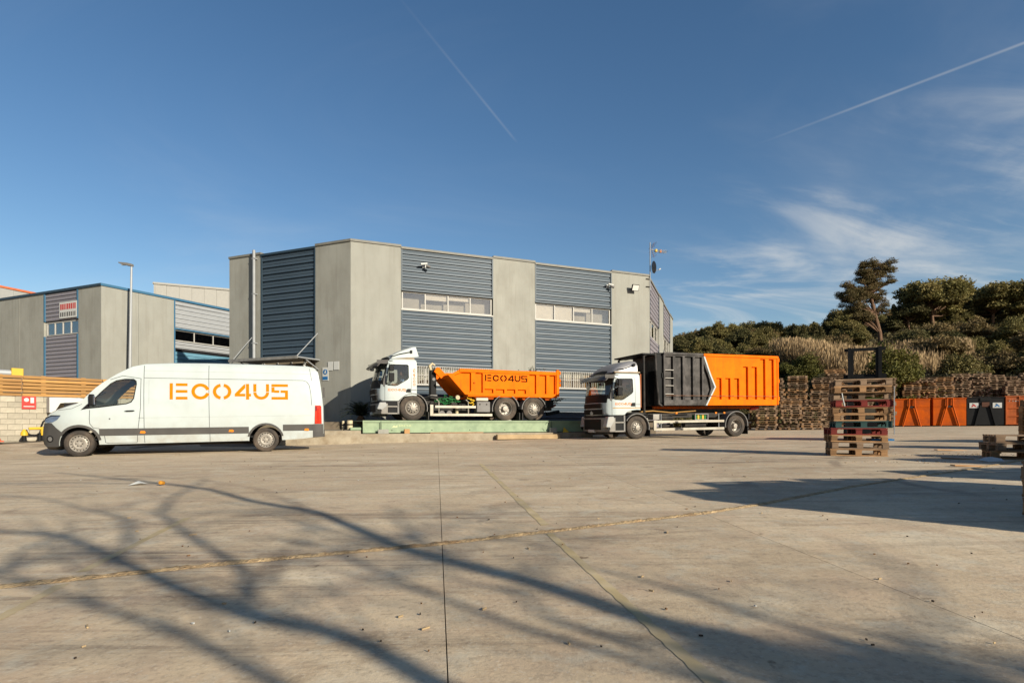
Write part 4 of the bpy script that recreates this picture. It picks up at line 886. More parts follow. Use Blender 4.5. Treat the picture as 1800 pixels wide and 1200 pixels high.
    def line(pts, w=.007):
        o = []
        for i in range(len(pts)-1):
            a = Vector(pts[i]); b_ = Vector(pts[i+1]); d = (b_-a).normalized()*w; n = Vector((-d.y, d.x)); o.append([tuple(a-d*.5-n), tuple(b_+d*.5-n), tuple(b_+d*.5+n), tuple(a-d*.5+n)])
        return o
    SEAM = mat('seam_shadow_gap', (.10, .10, .10), .8)
    seams = line([(.25, 1.24), (.24, 1.0), (.25, .87), (.33, .76), (.46, .74)]) + line([(.58, .54), (.60, .36), (.66, .345), (1.32, .345), (1.335, .37), (1.34, .545)]) + line([(1.36, .74), (1.42, 1.3), (1.43, 2.10), (1.0, 2.17), (.72, 2.06)]) \
        + line([(1.50, 2.46), (1.50, .74)]) + line([(1.50, .54), (1.51, .335)]) + line([(3.09, 2.5), (3.10, .74)]) + line([(3.11, .54), (3.11, .335)]) + line([(1.50, 2.12), (5.62, 2.10), (5.72, 2.06), (5.79, 1.95), (5.83, 1.70), (5.85, 1.36)], .006) + line([(5.80, 2.46), (5.86, 2.1)], .005) + line([(1.37, 1.02), (1.49, 1.02)], .005)
    patch(seams, fin, xs, zs, Wd, .002, thick=.006).build('door_seams', SEAM, t)
    patch(line([(1.5, 2.32), (5.8, 2.30)], .004) + line([(1.52, 1.02), (5.85, 1.05)], .004)+line([(1.62, 2.06), (1.62, 1.40)], .004), fin, xs, zs, Wd, .001, thick=.004).build('body_crease', mat('crease_shade_grey', (.42, .43, .42), .5), t)  # grey lines put the shade of the pressed creases into colour
    patch(line([(-.48, 1.235), (-.15, 1.28), (.08, 1.40)], .005), fin, xs, zs, Wd, .002, thick=.004).build('bonnet_seam', SEAM, t)
    patch([[(1.04, 1.205), (1.10, 1.225), (1.26, 1.23), (1.29, 1.215), (1.24, 1.195), (1.10, 1.19)]], fin, xs, zs, Wd, .03, thick=.02).build('door_handle', BLACK, t)
    for s in (0, 1):
        y = -.10 if s == 0 else Wd-.02
        mr = MB().box(.255, .375, y, y+.12, 1.36, 1.66).build('wing_mirror', BLACK, t, bevel=.03); MB().box(.376, .380, y+.015, y+.105, 1.38, 1.62).build('mirror_glass', HEADL, mr); MB().box(.28, .34, min(y+.11, Wd-.05), max(y+.02, .06)+.1, 1.40, 1.46).build('mirror_arm', BLACK, mr)
    # cab interior
    for y in (.25, 1.15):
        s_ = MB().prism([(.75, .95), (1.20, .90), (1.32, 1.60), (1.20, 1.63), (1.10, 1.05), (.76, 1.08)], y, y+.5).build('seat', SEAT, t, bevel=.03); MB().box(1.20, 1.30, y+.12, y+.38, 1.64, 1.82).build('headrest', SEAT, s_, bevel=.03)
    MB().prism([(.10, .9), (.10, 1.33), (.20, 1.42), (.45, 1.36), (.55, 1.2), (.5, .9)], .12, Wd-.12).build('dashboard', SEAT, t, bevel=.02)
    sw = MB().lathe([(.19, -.012), (.205, 0), (.19, .012), (.175, 0), (.19, -.012)], (0, 0, 0), 24, axis='z'); q = Matrix.Translation((.62, .52, 1.36)) @ Matrix.Rotation(R(-62), 4, 'Y'); sw.v = [tuple(q @ Vector(v)) for v in sw.v]; sw.build('steering_wheel', SEAT, t, smooth=True)
    MB().box(1.44, 1.47, .16, Wd-.16, .5, 1.95).build('bulkhead', PLAST2, t); MB().box(.1, 6.0, .1, Wd-.1, .42, .47).build('floor', BLACK, t)
    MB().tube([(.35, .6, .30), (4.9, .7, .27)], .05, 8).build('exhaust', DARK, t)
    for cx in (0, 4.57):
        for y, sd in ((.03, 1), (Wd-.03, -1)): wheel(t, cx, y, .348, .22, 'van', sd)
        MB().tube([(cx, .2, .34), (cx, Wd-.2, .34)], .05, 8).build('axle', DARK, t)
    x0 = 2.12
    logo(t, 2.12, 1.525, .455, fin, xs, zs, LOGO, 3.07/.455/6.66)
    patch([arc(.70, 1.0, .02, 0, 360, 8)[:-1]], fin, xs, zs, off=.004).build('badge', PLAST, t)
    MB().tube([(.05, .5, 1.50), (.35, 1.0, 1.75)], .008, 6).build('wiper', BLACK, t)
van()

# ------------------------------------------------------------------ truck cab shared by the two lorries
def truck_cab(t, dz, kind):
    Wd = 2.30; B = .80+dz; top = 2.52+dz
    def fin(x, z):
        f = .0
        if x < -.85: f += ((-.85-x)/.47)**2.2*.20
        if z > 1.5+dz: f += ((z-1.5-dz)/1.0)**2*.05
        if z > 2.4+dz: f += ((z-2.4-dz)/.12)**2*.05
        return f
    bul = lambda x, z: .20 if x < -.8 else (.04 if z > 2.3+dz else 0)
    out = [(-1.24, B), (-1.30, B+.08), (-1.31, B+.3), (-1.30, B+.5), (-1.285, 1.44+dz), (-1.24, 1.62+dz), (-1.17, 1.9+dz), (-1.10, 2.15+dz), (-1.02, 2.38+dz), (-.94, 2.48+dz), (-.78, top), (.10, top), (.16, top-.05), (.17, 2.3+dz), (.17, 1.02+dz*.9), (.0, 1.03+dz*.9), (-.28, 1.0+dz*.9), (-.46, .93+dz), (-.58, .81+dz), (-.66, B)]
    hole = [(-1.07, 1.50+dz), (-1.045, 1.62+dz), (-.985, 2.0+dz), (-.945, 2.20+dz), (-.90, 2.265+dz), (-.24, 2.275+dz), (-.19, 2.24+dz), (-.185, 1.76+dz), (-.24, 1.69+dz), (-.62, 1.46+dz), (-.72, 1.435+dz), (-.98, 1.45+dz)]
    xs = [-1.25, -1.18, -1.1, -1.0, -.9, -.7, -.4, -.1]; zs = [B+.1, B+.3, 1.2+dz, 1.35+dz, 1.5+dz, 1.65+dz, 1.8+dz, 1.95+dz, 2.1+dz, 2.25+dz, 2.35+dz, 2.42+dz, 2.47+dz]
    vs, fs, loops = drape([out, hole], fin, xs, zs); mb = MB(); mb.add(vs, fs); mb.add([(x, Wd-y, z) for x, y, z in vs], fs)
    ws_ = lambda m: m[0] < -.97 and 1.60+dz < m[1] < 2.40+dz
    lo_ = lambda m: m[0] < -1.2 and 1.25+dz < m[1] < 1.63+dz
    rims(loops[0], fin, Wd, bul, lambda m: not ws_(m), mb, lambda m: 1 if lo_(m) or m[1] > 2.38+dz and m[0] < -.9 else (2 if m[1] < B+.25 and m[0] > -1.2 else 0))
    body = mb.build('cab', [WHITE, BLACK, DARK], t); weld(body)
    w = MB(); rims(loops[0], fin, Wd, bul, ws_, w); wo = w.build('windscreen', GLASS, t); weld(wo)
    patch([hole], fin, xs, zs, Wd, off=-.012, thick=.004).build('side_window', GLASS, t)
    fr = MB(); c = (-.62, 1.9+dz); big = [(c[0]+(a-c[0])*1.06, c[1]+(b-c[1])*1.07) for a, b in hole]; vs, fs, lo = drape([big, hole], fin, xs, zs)
    for s in (0, 1): MB().add([(x, (y-.004) if s == 0 else Wd-y+.004, z) for x, y, z in vs], fs).build('window_seal', BLACK, t)
    # dark pillar of the windscreen
    patch([[(-1.275, 1.48+dz), (-1.24, 1.62+dz), (-1.10, 2.15+dz), (-1.02, 2.38+dz), (-.985, 2.38+dz), (-1.07, 2.1+dz), (-1.17, 1.7+dz), (-1.20, 1.45+dz)]], fin, xs, zs, Wd, .006).build('pillar_trim', BLACK, t)
    patch([[(-1.20, 1.40+dz), (-1.17, 1.70+dz), (-1.09, 2.0+dz), (-1.09, 1.80+dz), (-1.10, 1.50+dz), (-1.14, 1.36+dz)]], fin, xs, zs, Wd, .005).build('pillar_vane', PLAST2, t)
    def line(pts, w=.007):
        o = []
        for i in range(len(pts)-1):
            a = Vector(pts[i]); b_ = Vector(pts[i+1]); d = (b_-a).normalized()*w; n = Vector((-d.y, d.x)); o.append([tuple(a-n), tuple(b_-n), tuple(b_+n), tuple(a+n)])
        return o
    patch(line([(-1.13, B+.01), (-1.13, 1.40+dz), (-1.10, 1.55+dz), (-1.0, 2.1+dz), (-.96, 2.33+dz), (-.90, 2.36+dz), (-.12, 2.36+dz), (-.07, 2.30+dz), (-.06, 1.06+dz)], .006), fin, xs, zs, Wd, .002, thick=.005).build('door_seams', MATS['seam_shadow_gap'], t)
    patch([[(-.28, 1.18+dz), (-.26, 1.27+dz), (-.20, 1.30+dz), (-.08, 1.30+dz), (-.08, 1.15+dz), (-.28, 1.15+dz)]], fin, xs, zs, Wd, .012).build('door_handle', BLACK, t)
    patch([[(-.97, 2.41+dz), (-.82, 2.42+dz), (-.82, 2.45+dz), (-.96, 2.445+dz)]], fin, xs, zs, Wd, .01).build('side_marker', BLACK, t)
    # front face pieces
    def fx(y): u = y/Wd; return .20*(1-abs(2*u-1)**2.6)
    def front(z0, z1, x0, x1, y0, y1, m, name, off=.012, n=8):
        mm = MB(); vs = []; 
        for i in range(n+1):
            y = y0+(y1-y0)*i/n; vs += [(x0-fx(y)-off, y, z0), (x1-fx(y)-off, y, z1), (x0-fx(y)+.06, y, z0), (x1-fx(y)+.06, y, z1)]
        fs = []
        for i in range(n):
            a = i*4; b_ = a+4; fs += [(a, a+1, b_+1, b_), (a+1, a+3, b_+3, b_+1), (a, b_, b_+2, a+2)]
        fs += [(0, 1, 3, 2), (n*4, n*4+1, n*4+3, n*4+2)]; mm.add(vs, fs); return mm.build(name, m, t, smooth=True)
    front(B+.28, 1.26+dz, -1.305, -1.30, .38, Wd-.38, BLACK, 'grille', .006)
    for k in range(4): front(B+.30+k*.055, B+.32+k*.055, -1.31, -1.31, .40, Wd-.40, DARK, 'grille_slat', .02)
    front(B+.02, B+.24, -1.28, -1.305, .34, Wd-.34, BLACK, 'lower_grille', .006)
    for y in (.45, 1.2): MB().tube([(-1.37-fx(y+.3)*.7, y, 1.55+dz), (-1.30-fx(y+.3)*.9, y+.55, 1.66+dz)], .01, 6).build('wiper', BLACK, t)
    # sun visor
    vz = MB(); n = 12; vs = []
    for i in range(n+1):
        y = -.0+(Wd)*i/n; k = fx(y)*1.1; vs += [(-1.0-k, y, 2.47+dz), (-1.14-k, y, 2.45+dz), (-1.34-k, y, 2.34+dz), (-1.46-k, y, 2.20+dz), (-1.43-k, y, 2.19+dz), (-1.30-k, y, 2.31+dz), (-1.0-k, y, 2.42+dz)]
    fs = [(i*7+j, i*7+(j+1) % 7, (i+1)*7+(j+1) % 7, (i+1)*7+j) for i in range(n) for j in range(7)] + [tuple(range(7)), tuple(n*7+j for j in range(7))]
    vz.add(vs, fs).build('sun_visor', mat('smoked_visor', (.05, .04, .038), .3, coat=.3), t, smooth=True, angle=50)
    for y in (.02, Wd-.02): MB().box(-1.46, -1.02, y-.012, y+.012, 2.30+dz, 2.45+dz).build('visor_bracket', PLAST, t)
    # mirrors
    for s in (0, 1):
        y = -.20 if s == 0 else Wd+.20; d = 1 if s == 0 else -1
        MB().tube([(-1.05, y+.2*d, 2.30+dz), (-1.0, y, 2.28+dz), (-.98, y, 1.55+dz), (-1.08, y+.2*d, 1.50+dz)], .015, 6).build('mirror_bracket', BLACK, t)
        m1 = MB().box(-1.02, -.80, y-.05, y+.05, 1.58+dz, 1.92+dz).build('wing_mirror', BLACK, t, bevel=.025); MB().box(-1.0, -.82, y-.05, y+.05, 1.99+dz, 2.24+dz).build('upper_mirror', BLACK, t, bevel=.025)
    MB().tube([(-1.40, .05, 2.24+dz), (-1.66, -.02, 2.06+dz)], .014, 6).build('front_mirror_arm', BLACK, t); MB().box(-1.72, -1.58, -.10, .08, 1.98+dz, 2.09+dz).build('front_mirror', BLACK, t, bevel=.02)
    MB().tube([(-1.36, .02, 1.45+dz), (-1.45, -.05, 1.62+dz)], .012, 6).build('kerb_mirror_arm', BLACK, t)
    # interior
    for y in (.3, 1.45):
        s_ = MB().prism([(-.62, 1.15+dz), (-.12, 1.10+dz), (.0, 1.85+dz), (-.12, 1.88+dz), (-.24, 1.28+dz), (-.62, 1.30+dz)], y, y+.5).build('seat', SEAT, t, bevel=.04); MB().box(-.10, .0, y+.12, y+.38, 1.90+dz, 2.08+dz).build('headrest', SEAT, s_, bevel=.03)
    MB().prism([(-1.30, B+.1), (-1.30, 1.42+dz), (-1.15, 1.50+dz), (-.95, 1.42+dz), (-.90, B+.1)], .34, Wd-.34).build('dashboard', SEAT if kind == 1 else mat('orange_dash', (.45, .09, .02), .7), t, bevel=.02)
    sw = MB().lathe([(.21, -.014), (.225, 0), (.21, .014), (.195, 0), (.21, -.014)], (0, 0, 0), 24, axis='z'); q = Matrix.Translation((-.86, .56, 1.52+dz)) @ Matrix.Rotation(R(-50), 4, 'Y'); sw.v = [tuple(q @ Vector(v)) for v in sw.v]; sw.build('steering_wheel', SEAT, t, smooth=True)
    MB().box(-.95, .15, .10, Wd-.10, B+.05, B+.1).build('floor', BLACK, t)
    # bumper below the cab
    b0 = .26+dz*.25; b1 = B-.01
    def bum(name, z0, z1, y0, y1, m, off=0, x1=-1.02):
        n = 12; vs = []; fs = []
        for i in range(n+1):
            y = y0+(y1-y0)*i/n; u = abs(2*y/Wd-1); x = -1.50+.20*u**3-off; vs += [(x, y, z0), (x, y, z1), (x1, y, z1), (x1, y, z0)]
        fs = [(i*4+j, i*4+(j+1) % 4, (i+1)*4+(j+1) % 4, (i+1)*4+j) for i in range(n) for j in range(4)] + [(0, 1, 2, 3), tuple(n*4+j for j in range(4))]
        return MB().add(vs, fs).build(name, m, t, bevel=.015)
    STG = mat('dirty_bumper_grey', (.30, .28, .25), .5, vary=.15, col2=(.14, .11, .09), amt=.6, scale2=2)
    bu = bum('bumper', b0, b1-.1, -.02, Wd+.02, STG); bum('bumper_top', b1-.1, b1, .0, Wd, BLACK, -.03)
    bum('bumper_grille', b0+.08, b1-.16, .42, Wd-.42, BLACK, .012, -1.3); bum('number_plate', b0-.03, b0+.09, .9, 1.42, PAPER, .03, -1.4); bum('lower_valance', b0-.1, b0-.005, .2, Wd-.2, DARK, -.08)
    for y0 in (-.035, Wd-.27):
        MB().prism([(-1.46, b0+.20), (-1.36, b1-.06), (-1.10, b1-.05), (-1.06, b1-.22), (-1.26, b0+.16)], y0, y0+.30).build('headlight', CLEARL, t, bevel=.03)
        y1 = y0-.003 if y0 < 1 else y0+.305
        MB().disc((-1.33, y1, b0+.14), .06, 14, t=.01).build('fog_lamp', BLACK, t)
    for s in (0, Wd-.28):
        st = MB().prism([(-1.0, b0), (-.60, b0), (-.58, b1), (-1.02, b1)], s+.03, s+.25).build('step_well', BLACK, t, bevel=.01)
        for z in (b0-.005, b0+(b1-b0)*.52): MB().box(-1.04, -.58, s-.01, s+.28, z, z+.06).build('step', STG, st, bevel=.01)
        MB().box(-.63, -.56, s-.01, s+.28, b0, b1).build('step_side', PLAST2, st)
    return fin, xs, zs, Wd
def mudguard(t, cx, cz, r, a0, a1, m=None, w=.45, Wd=2.3, name='mudguard'):
    for y0 in (-.03, Wd+.03-w): strip_arc(cx, cz, r, y0, y0+w, a0, a1).build(name, m or PLAST2, t, smooth=True)
def person_driver(t, dz):
    """driver seated behind the wheel, facing the windscreen"""
    p = thing('person', 'driver in a light blue shirt seated in the cab of the weighbridge truck', 'person'); p.matrix_world = t.matrix_world @ Matrix.Translation((-.27, .56, 1.26+dz))
    V = [(0, 0, .02), (.02, 0, .22), (.0, 0, .42), (-.02, 0, .50), (-.03, 0, .57), (-.05, 0, .66), (-.05, 0, .745),   # pelvis, spine, chest, neck base, neck, head, crown
         (0, -.19, .44), (-.10, -.24, .24), (-.33, -.17, .20), (-.42, -.12, .23), (0, .19, .44), (-.10, .24, .24), (-.33, .17, .20), (-.42, .12, .23),
         (-.05, -.10, .02), (-.42, -.12, .05), (-.48, -.12, -.25), (-.05, .10, .02), (-.42, .12, .05), (-.48, .12, -.25)]
    Ed = [(0, 1), (1, 2), (2, 3), (3, 4), (4, 5), (5, 6), (2, 7), (7, 8), (8, 9), (9, 10), (2, 11), (11, 12), (12, 13), (13, 14), (0, 15), (15, 16), (16, 17), (0, 18), (18, 19), (19, 20)]
    rad = [.10, .09, .09, .05, .052, .082, .07, .05, .04, .033, .03, .05, .04, .033, .03, .09, .07, .05, .09, .07, .05]
    me = bpy.data.meshes.new('body'); me.from_pydata(V, Ed, []); o = bpy.data.objects.new('body', me); COL.objects.link(o); o.parent = p
    md = o.modifiers.new('skin', 'SKIN')
    if True:
        bm = bmesh.new(); bm.from_mesh(me); lay = bm.verts.layers.skin.verify()
        for i, v in enumerate(bm.verts): v[lay].radius = (rad[i], rad[i]); v[lay].use_root = (i == 0)
        bm.to_mesh(me); bm.free()
    ss = o.modifiers.new('smooth', 'SUBSURF'); ss.levels = 1; ss.render_levels = 2
    me.materials.append(SKIN)
    sh = MB(); sh.lathe([(.13, .0), (.150, .12), (.155, .30), (.165, .40), (.12, .475), (.065, .50)], (0, 0, 0), 20, axis='z')
    sh.v = [(x*1.0, y*1.25, z) for x, y, z in sh.v]
    for s in (-1, 1): sh.tube([(0, s*.16, .43), (-.04, s*.22, .36), (-.10, s*.25, .24), (-.20, s*.22, .21)], [.075, .075, .062, .056], 10)
    sh.build('shirt', SHIRT, p, smooth=True)
    hd = MB(); hd.lathe([(.001, .115), (.05, .105), (.085, .07), (.10, .0), (.092, -.06), (.06, -.10), (.001, -.105)], (-.045, 0, .695), 18, axis='z'); hd.prism([(-.16, .67), (-.135, .72), (-.13, .665)], -.012, .012)
    for s in (-1, 1): hd.disc((-.035, s*.10, .69), .025, 8)
    hd.build('head', SKIN, p, smooth=True)
    h = MB(); h.lathe([(.001, .122), (.055, .112), (.092, .075), (.107, .01), (.10, -.05)], (-.025, 0, .70), 18, axis='z'); h.v = [(max(x, -.118+max(0, .74-z)*1.2), y, z) for x, y, z in h.v]; h.build('hair', HAIR, p, smooth=True)
    for s in (-1, 1):
        MB().obox((-.44, s*.12, .245), (.09, .07, .03), Matrix.Rotation(R(20), 3, 'Y')).build('hand', SKIN, p, bevel=.01)
        for k in range(4): MB().tube([(-.47, s*.12-.026+k*.017, .25), (-.51-.005*(k % 3), s*.12-.026+k*.017, .245), (-.505, s*.12-.026+k*.017, .215)], .008, 6).build('finger', SKIN, p)
        MB().tube([(-.43, s*.085, .25), (-.47, s*.065, .26)], .009, 6).build('thumb', SKIN, p)

def chassis_common(t, x0, x1, zt, Wd=2.3):
    for y in (.72, Wd-.80): MB().box(x0, x1, y, y+.08, zt-.26, zt).build('frame_rail', DARK, t)
    for x in np.arange(x0+.3, x1, .9): MB().box(x, x+.08, .80, Wd-.80, zt-.22, zt-.05).build('cross_member', DARK, t)

# ------------------------------------------------------------------ truck on the weighbridge
def tipper():
    t = thing('tipper_truck', 'white cab hooklift truck with an orange open skip on the weighbridge', 'truck'); t.matrix_world = T1
    fin, xs, zs, Wd = truck_cab(t, 0, 1)
    # flat roof deflector, open at the back
    d = MB(); prof = [(-.86, 2.53), (-.80, 2.66), (-.55, 2.80), (-.25, 2.93), (.02, 3.03), (.15, 3.05)]
    n = 10; vs = []
    for i in range(n+1):
        u = i/n; y = .12+(Wd-.24)*u; k = 1-abs(2*u-1)**4
        for x, z in prof: vs.append((x-.06*k, y, z-.0+.05*k))
    m = len(prof); d.add(vs, [(i*m+j, i*m+j+1, (i+1)*m+j+1, (i+1)*m+j) for i in range(n) for j in range(m-1)])
    for y in (.12, Wd-.14): d.prism(prof+[(.28, 2.66), (.20, 2.64)], y, y+.02)
    d.build('roof_deflector', WHITE, t, smooth=True)
    MB().tube([(-.86, .10, 2.60), (-.55, .08, 2.72), (-.02, .09, 2.84)], .018, 6).build('deflector_strut', BLACK, t); MB().box(-.08, .0, .07, .12, 2.78, 2.90).build('strut_bracket', BLACK, t)
    MB().box(-.85, .1, .15, Wd-.15, 2.525, 2.60).build('roof_plate', mat('tan_plate', (.35, .27, .18), .7), t)
    logo(t, -1.01, 1.20, .098, fin, xs, zs, LOGO, .72/.098/6.66); logo(t, .012, 1.43, .10, fin, xs, zs, LOGO, .70/.10/6.66, True)
    patch([rect(-.05, .15, 1.24, 1.27)], fin, xs, zs, off=.005).build('small_print', PLAST2, t)
    person_driver(t, 0)
    chassis_common(t, .2, 6.5, .92)
    for cx, k in ((0, 'front'), (4.14, 'rear'), (5.51, 'front')):
        for y, s in ((.0, 1), (Wd, -1)): wheel(t, cx, y, .525, .34, k, s)
        MB().tube([(cx, .2, .525), (cx, Wd-.2, .525)], .09, 10).build('axle', DARK, t)
    mudguard(t, 0, .5, .60, -12, 172); mudguard(t, 4.14, .5, .62, 12, 190); mudguard(t, 5.51, .5, .58, 8, 180)
    for x in (.66, 4.80, 4.95): MB().box(x, x+.02, .0, .42, .03, .35).build('mud_flap', PLAST, t)
    # side guards, battery box, tanks
    for y in (-.02, Wd-.03):
        MB().box(.95, 2.74, y, y+.05, .53, .63).build('guard_rail', ALU, t); MB().box(.85, 3.50, y, y+.05, .19, .29).build('guard_rail', ALU, t); MB().box(.73, .87, y, y+.06, .19, .66).build('guard_post', ALU, t, bevel=.01)
        for x in (1.12, 2.42): MB().tube([(x, y+.06, .2), (x, y+.06, .8), (x-.08, y+.10, .88), (x-.08, y+.5, .88)], .022, 8).build('guard_stay', ALU, t)
    MB().box(2.80, 3.42, .02, .42, .36, .82).build('battery_box', PLAST2, t, bevel=.03); MB().box(2.78, 3.34, .05, .40, .85, .99).build('tool_case', ALU, t, bevel=.02)
    for x in (2.94, 3.25): MB().disc((x, .012, .70), .035, 10).build('latch', DARK, t)
    for x in (1.30, 1.62): MB().tube([(x, .18, .30), (x, .95, .30)], .12, 14).build('air_tank', PLAST2, t, smooth=True)
    MB().tube([(2.0, .35, .28), (2.0, .35, .60)], .07, 10).build('filter', CREAM, t, smooth=True); MB().box(1.0, 2.7, .5, Wd-.5, .32, .60).build('fuel_tank', DARK, t, bevel=.04)
    gr = MB(); rnd = random.Random(8)
    for k in range(26):
        a = [Vector((1.15+rnd.random()*.75, .12+rnd.random()*.3, .74+rnd.random()*.18))]
        for q in range(4): a.append(a[-1]+Vector((rnd.uniform(-.2, .2), rnd.uniform(-.1, .1), rnd.uniform(-.08, .08))))
        gr.tube(a, .012, 5)
    gr.build('green_net', GREENROPE, t); 
    yr = MB()
    for k in range(8):
        a = [Vector((2.48+rnd.random()*.25, .1, .68+rnd.random()*.2))]
        for q in range(3): a.append(a[-1]+Vector((rnd.uniform(-.1, .1), 0, rnd.uniform(-.08, .08))))
        yr.tube(a, .022, 6)
    yr.build('yellow_strap', YELLOW, t)
    MB().box(.9, 6.4, .60, Wd-.60, .93, 1.02).build('hooklift_frame', DARK, t)
    h = MB().box(1.02, 1.25, .95, 1.35, 1.0, 2.20).build('hook_arm', BLACK, t); MB().disc((1.14, .94, 1.80), .07, 12).build('arm_plate', PLAST2, h); MB().box(.98, 1.28, .9, 1.4, 1.02, 1.12).build('arm_foot', PLAST2, h)
    MB().tube([(1.06, 1.15, 2.20), (1.0, 1.15, 2.38), (1.12, 1.15, 2.50), (1.24, 1.15, 2.42)], [.07, .07, .06, .04], 10).build('hook', CREAM, h, smooth=True)
    MB().tube([(.5, .3, .95), (.9, .35, 1.03), (1.6, .4, .95), (2.3, .35, 1.05)], .03, 8).build('air_line', BLACK, t, smooth=True)
    MB().lathe([(.001, 0), (.09, 0), (.11, .05), (.09, .1), (.001, .1)], (1.98, .12, .98), 12).build('valve', CREAM, t, smooth=True)
    # the skip is lifted off by the hook: a thing of its own
    s = thing('orange_skip', 'bright orange open skip with black lettering on the weighbridge truck', 'skip'); s.matrix_world = T1
    side = [(1.66, 2.02), (2.04, 2.07), (6.60, 2.06), (6.62, 1.09), (2.50, 1.09), (2.32, 1.13)]
    full = [(1.50, 1.93), (1.70, 1.99), (2.06, 2.20), (6.62, 2.20), (6.66, 1.03), (2.47, 1.08), (2.25, 1.12)]
    holes = [[(1.78, 1.93), (2.10, 2.05), (2.52, 2.05), (2.52, 1.28), (2.44, 1.20)], rect(2.72, 3.05, 1.20, 2.05), rect(5.26, 5.60, 1.20, 2.05), rect(5.76, 6.11, 1.20, 2.05), rect(6.26, 6.56, 1.20, 2.05)] + [rect(x, x+.40, 1.19, 1.37) for x in (3.14, 3.66, 4.18, 4.70)]
    for y0, y1, yb in ((-.04, .05, .055), (Wd-.05, Wd+.04, Wd-.09)):
        MB().plate(full, holes, y0, y1).build('side_frame', ORANGE, s, bevel=.008); MB().plate(full, [], yb, yb+.03).build('side_panel', ORANGE, s)
    MB().box(2.0, 6.66, -.07, -.041, 2.07, 2.21).build('top_rail', ORANGE, s, bevel=.01); MB().box(2.4, 6.6, .0, Wd, 1.03, 1.085).build('floor', ORANGE, s); MB().bar((2.42, Wd/2, 1.10), (1.52, Wd/2, 1.93), Wd-.1, .04).build('front_slope', ORANGE, s)
    MB().box(6.62, 6.68, .0, Wd, 1.04, 2.15).build('tailgate', ORANGE, s); MB().box(6.60, 6.74, -.09, .0, 1.08, 2.30).build('hinge_post', ORANGE, s, bevel=.01)
    for z in (1.55, 1.75, 2.1): MB().tube([(6.78, -.05, z), (6.78, -.05, z+.14)], .045, 8).build('hinge', ORANGE, s)
    for y in (.75, 1.45): MB().prism([(1.10, 2.12), (1.22, 2.30), (1.34, 2.30), (1.72, 1.92), (1.66, 1.80), (1.42, 1.82)], y, y+.10).build('front_bracket', ORANGE, s, bevel=.01)
    MB().tube([(1.22, .8, 2.25), (1.22, 1.5, 2.25)], .05, 10).build('hook_bar', CREAM, s)
    for x in np.arange(2.7, 6.5, .56): MB().prism([(x, 1.03), (x+.40, 1.03), (x+.32, .93), (x+.08, .93)], .10, .5).build('floor_gusset', ORANGE2, s)
    MB().box(2.0, 6.6, .55, .67, .93, 1.03).build('runner', ORANGE2, s); MB().box(2.0, 6.6, Wd-.67, Wd-.55, .93, 1.03).build('runner', ORANGE2, s)
    MB().box(2.63, 2.70, -.09, -.04, 1.60, 1.64).build('lug', ORANGE2, s)
    logo(s, 3.16, 1.715, .275, lambda x, z: -.04, [], [], mat('black_lettering', (.004, .004, .004), .9, spec=.02), 2.0/.275/6.66, off=.012)
    # cut branches sticking out of the load
    rnd = random.Random(21)
    LM = foliage_mat('cut_branch_leaves', (.05, .065, .02), (.10, .09, .035))
    for lab, (bx, bz), nb, sp in (('cut leafy branches heaped above the rim of the orange skip', (5.9, 2.12), 16, .45), ('leafy branch hanging down behind the tail of the orange skip', (6.72, 1.05), 9, .4)):
        b = thing('cut_branches', lab, 'branches'); b.matrix_world = T1 @ Matrix.Translation((bx, .6, bz)); tw = MB(); lf = MB()
        for k in range(nb):
            a = [Vector((rnd.uniform(-sp, sp*.8), rnd.uniform(-.3, .6), -.1))]; d = Vector((rnd.uniform(-.6, .9), rnd.uniform(-.3, .3), rnd.uniform(.1, .8))).normalized()
            if bz < 1.5: d = Vector((1, rnd.uniform(-.4, .2), rnd.uniform(-.5, .3))).normalized()
            for q in range(4): a.append(a[-1]+d*rnd.uniform(.06, .13)); d = (d+Vector((rnd.uniform(-.3, .3), rnd.uniform(-.3, .3), rnd.uniform(-.2, .2)))).normalized()
            tw.tube(a, .008, 4)
            for q in range(16):
                c = a[1+q % 4]+Vector((rnd.gauss(0, .05), rnd.gauss(0, .05), rnd.gauss(0, .045))); u = Vector((rnd.gauss(0, 1), rnd.gauss(0, 1), rnd.gauss(0, 1))).normalized(); v = u.cross(Vector((rnd.gauss(0, 1), rnd.gauss(0, 1), rnd.gauss(0, 1)))).normalized()
                lf.add([c-u*.04, c+v*.018, c+u*.04, c-v*.018], [(0, 1, 2, 3)])
        tw.build('twigs', BARK, b); lf.build('leaves', LM, b)
    # tail end of the chassis
    MB().box(6.2, 6.55, .3, Wd-.3, .45, .75).build('rear_underrun', DARK, t, bevel=.02); MB().tube([(6.3, .35, .30), (6.95, .35, .42)], .08, 8).build('rear_roller', BLACK, t, smooth=True); MB().box(6.0, 6.6, .2, .5, .62, .95).build('rear_light_box', BLACK, t, bevel=.02)
    MB().tube([(6.5, .3, .6), (6.75, .3, .72)], .05, 8).build('tow_eye', mat('reddish_metal', (.18, .05, .03), .6), t)
tipper()

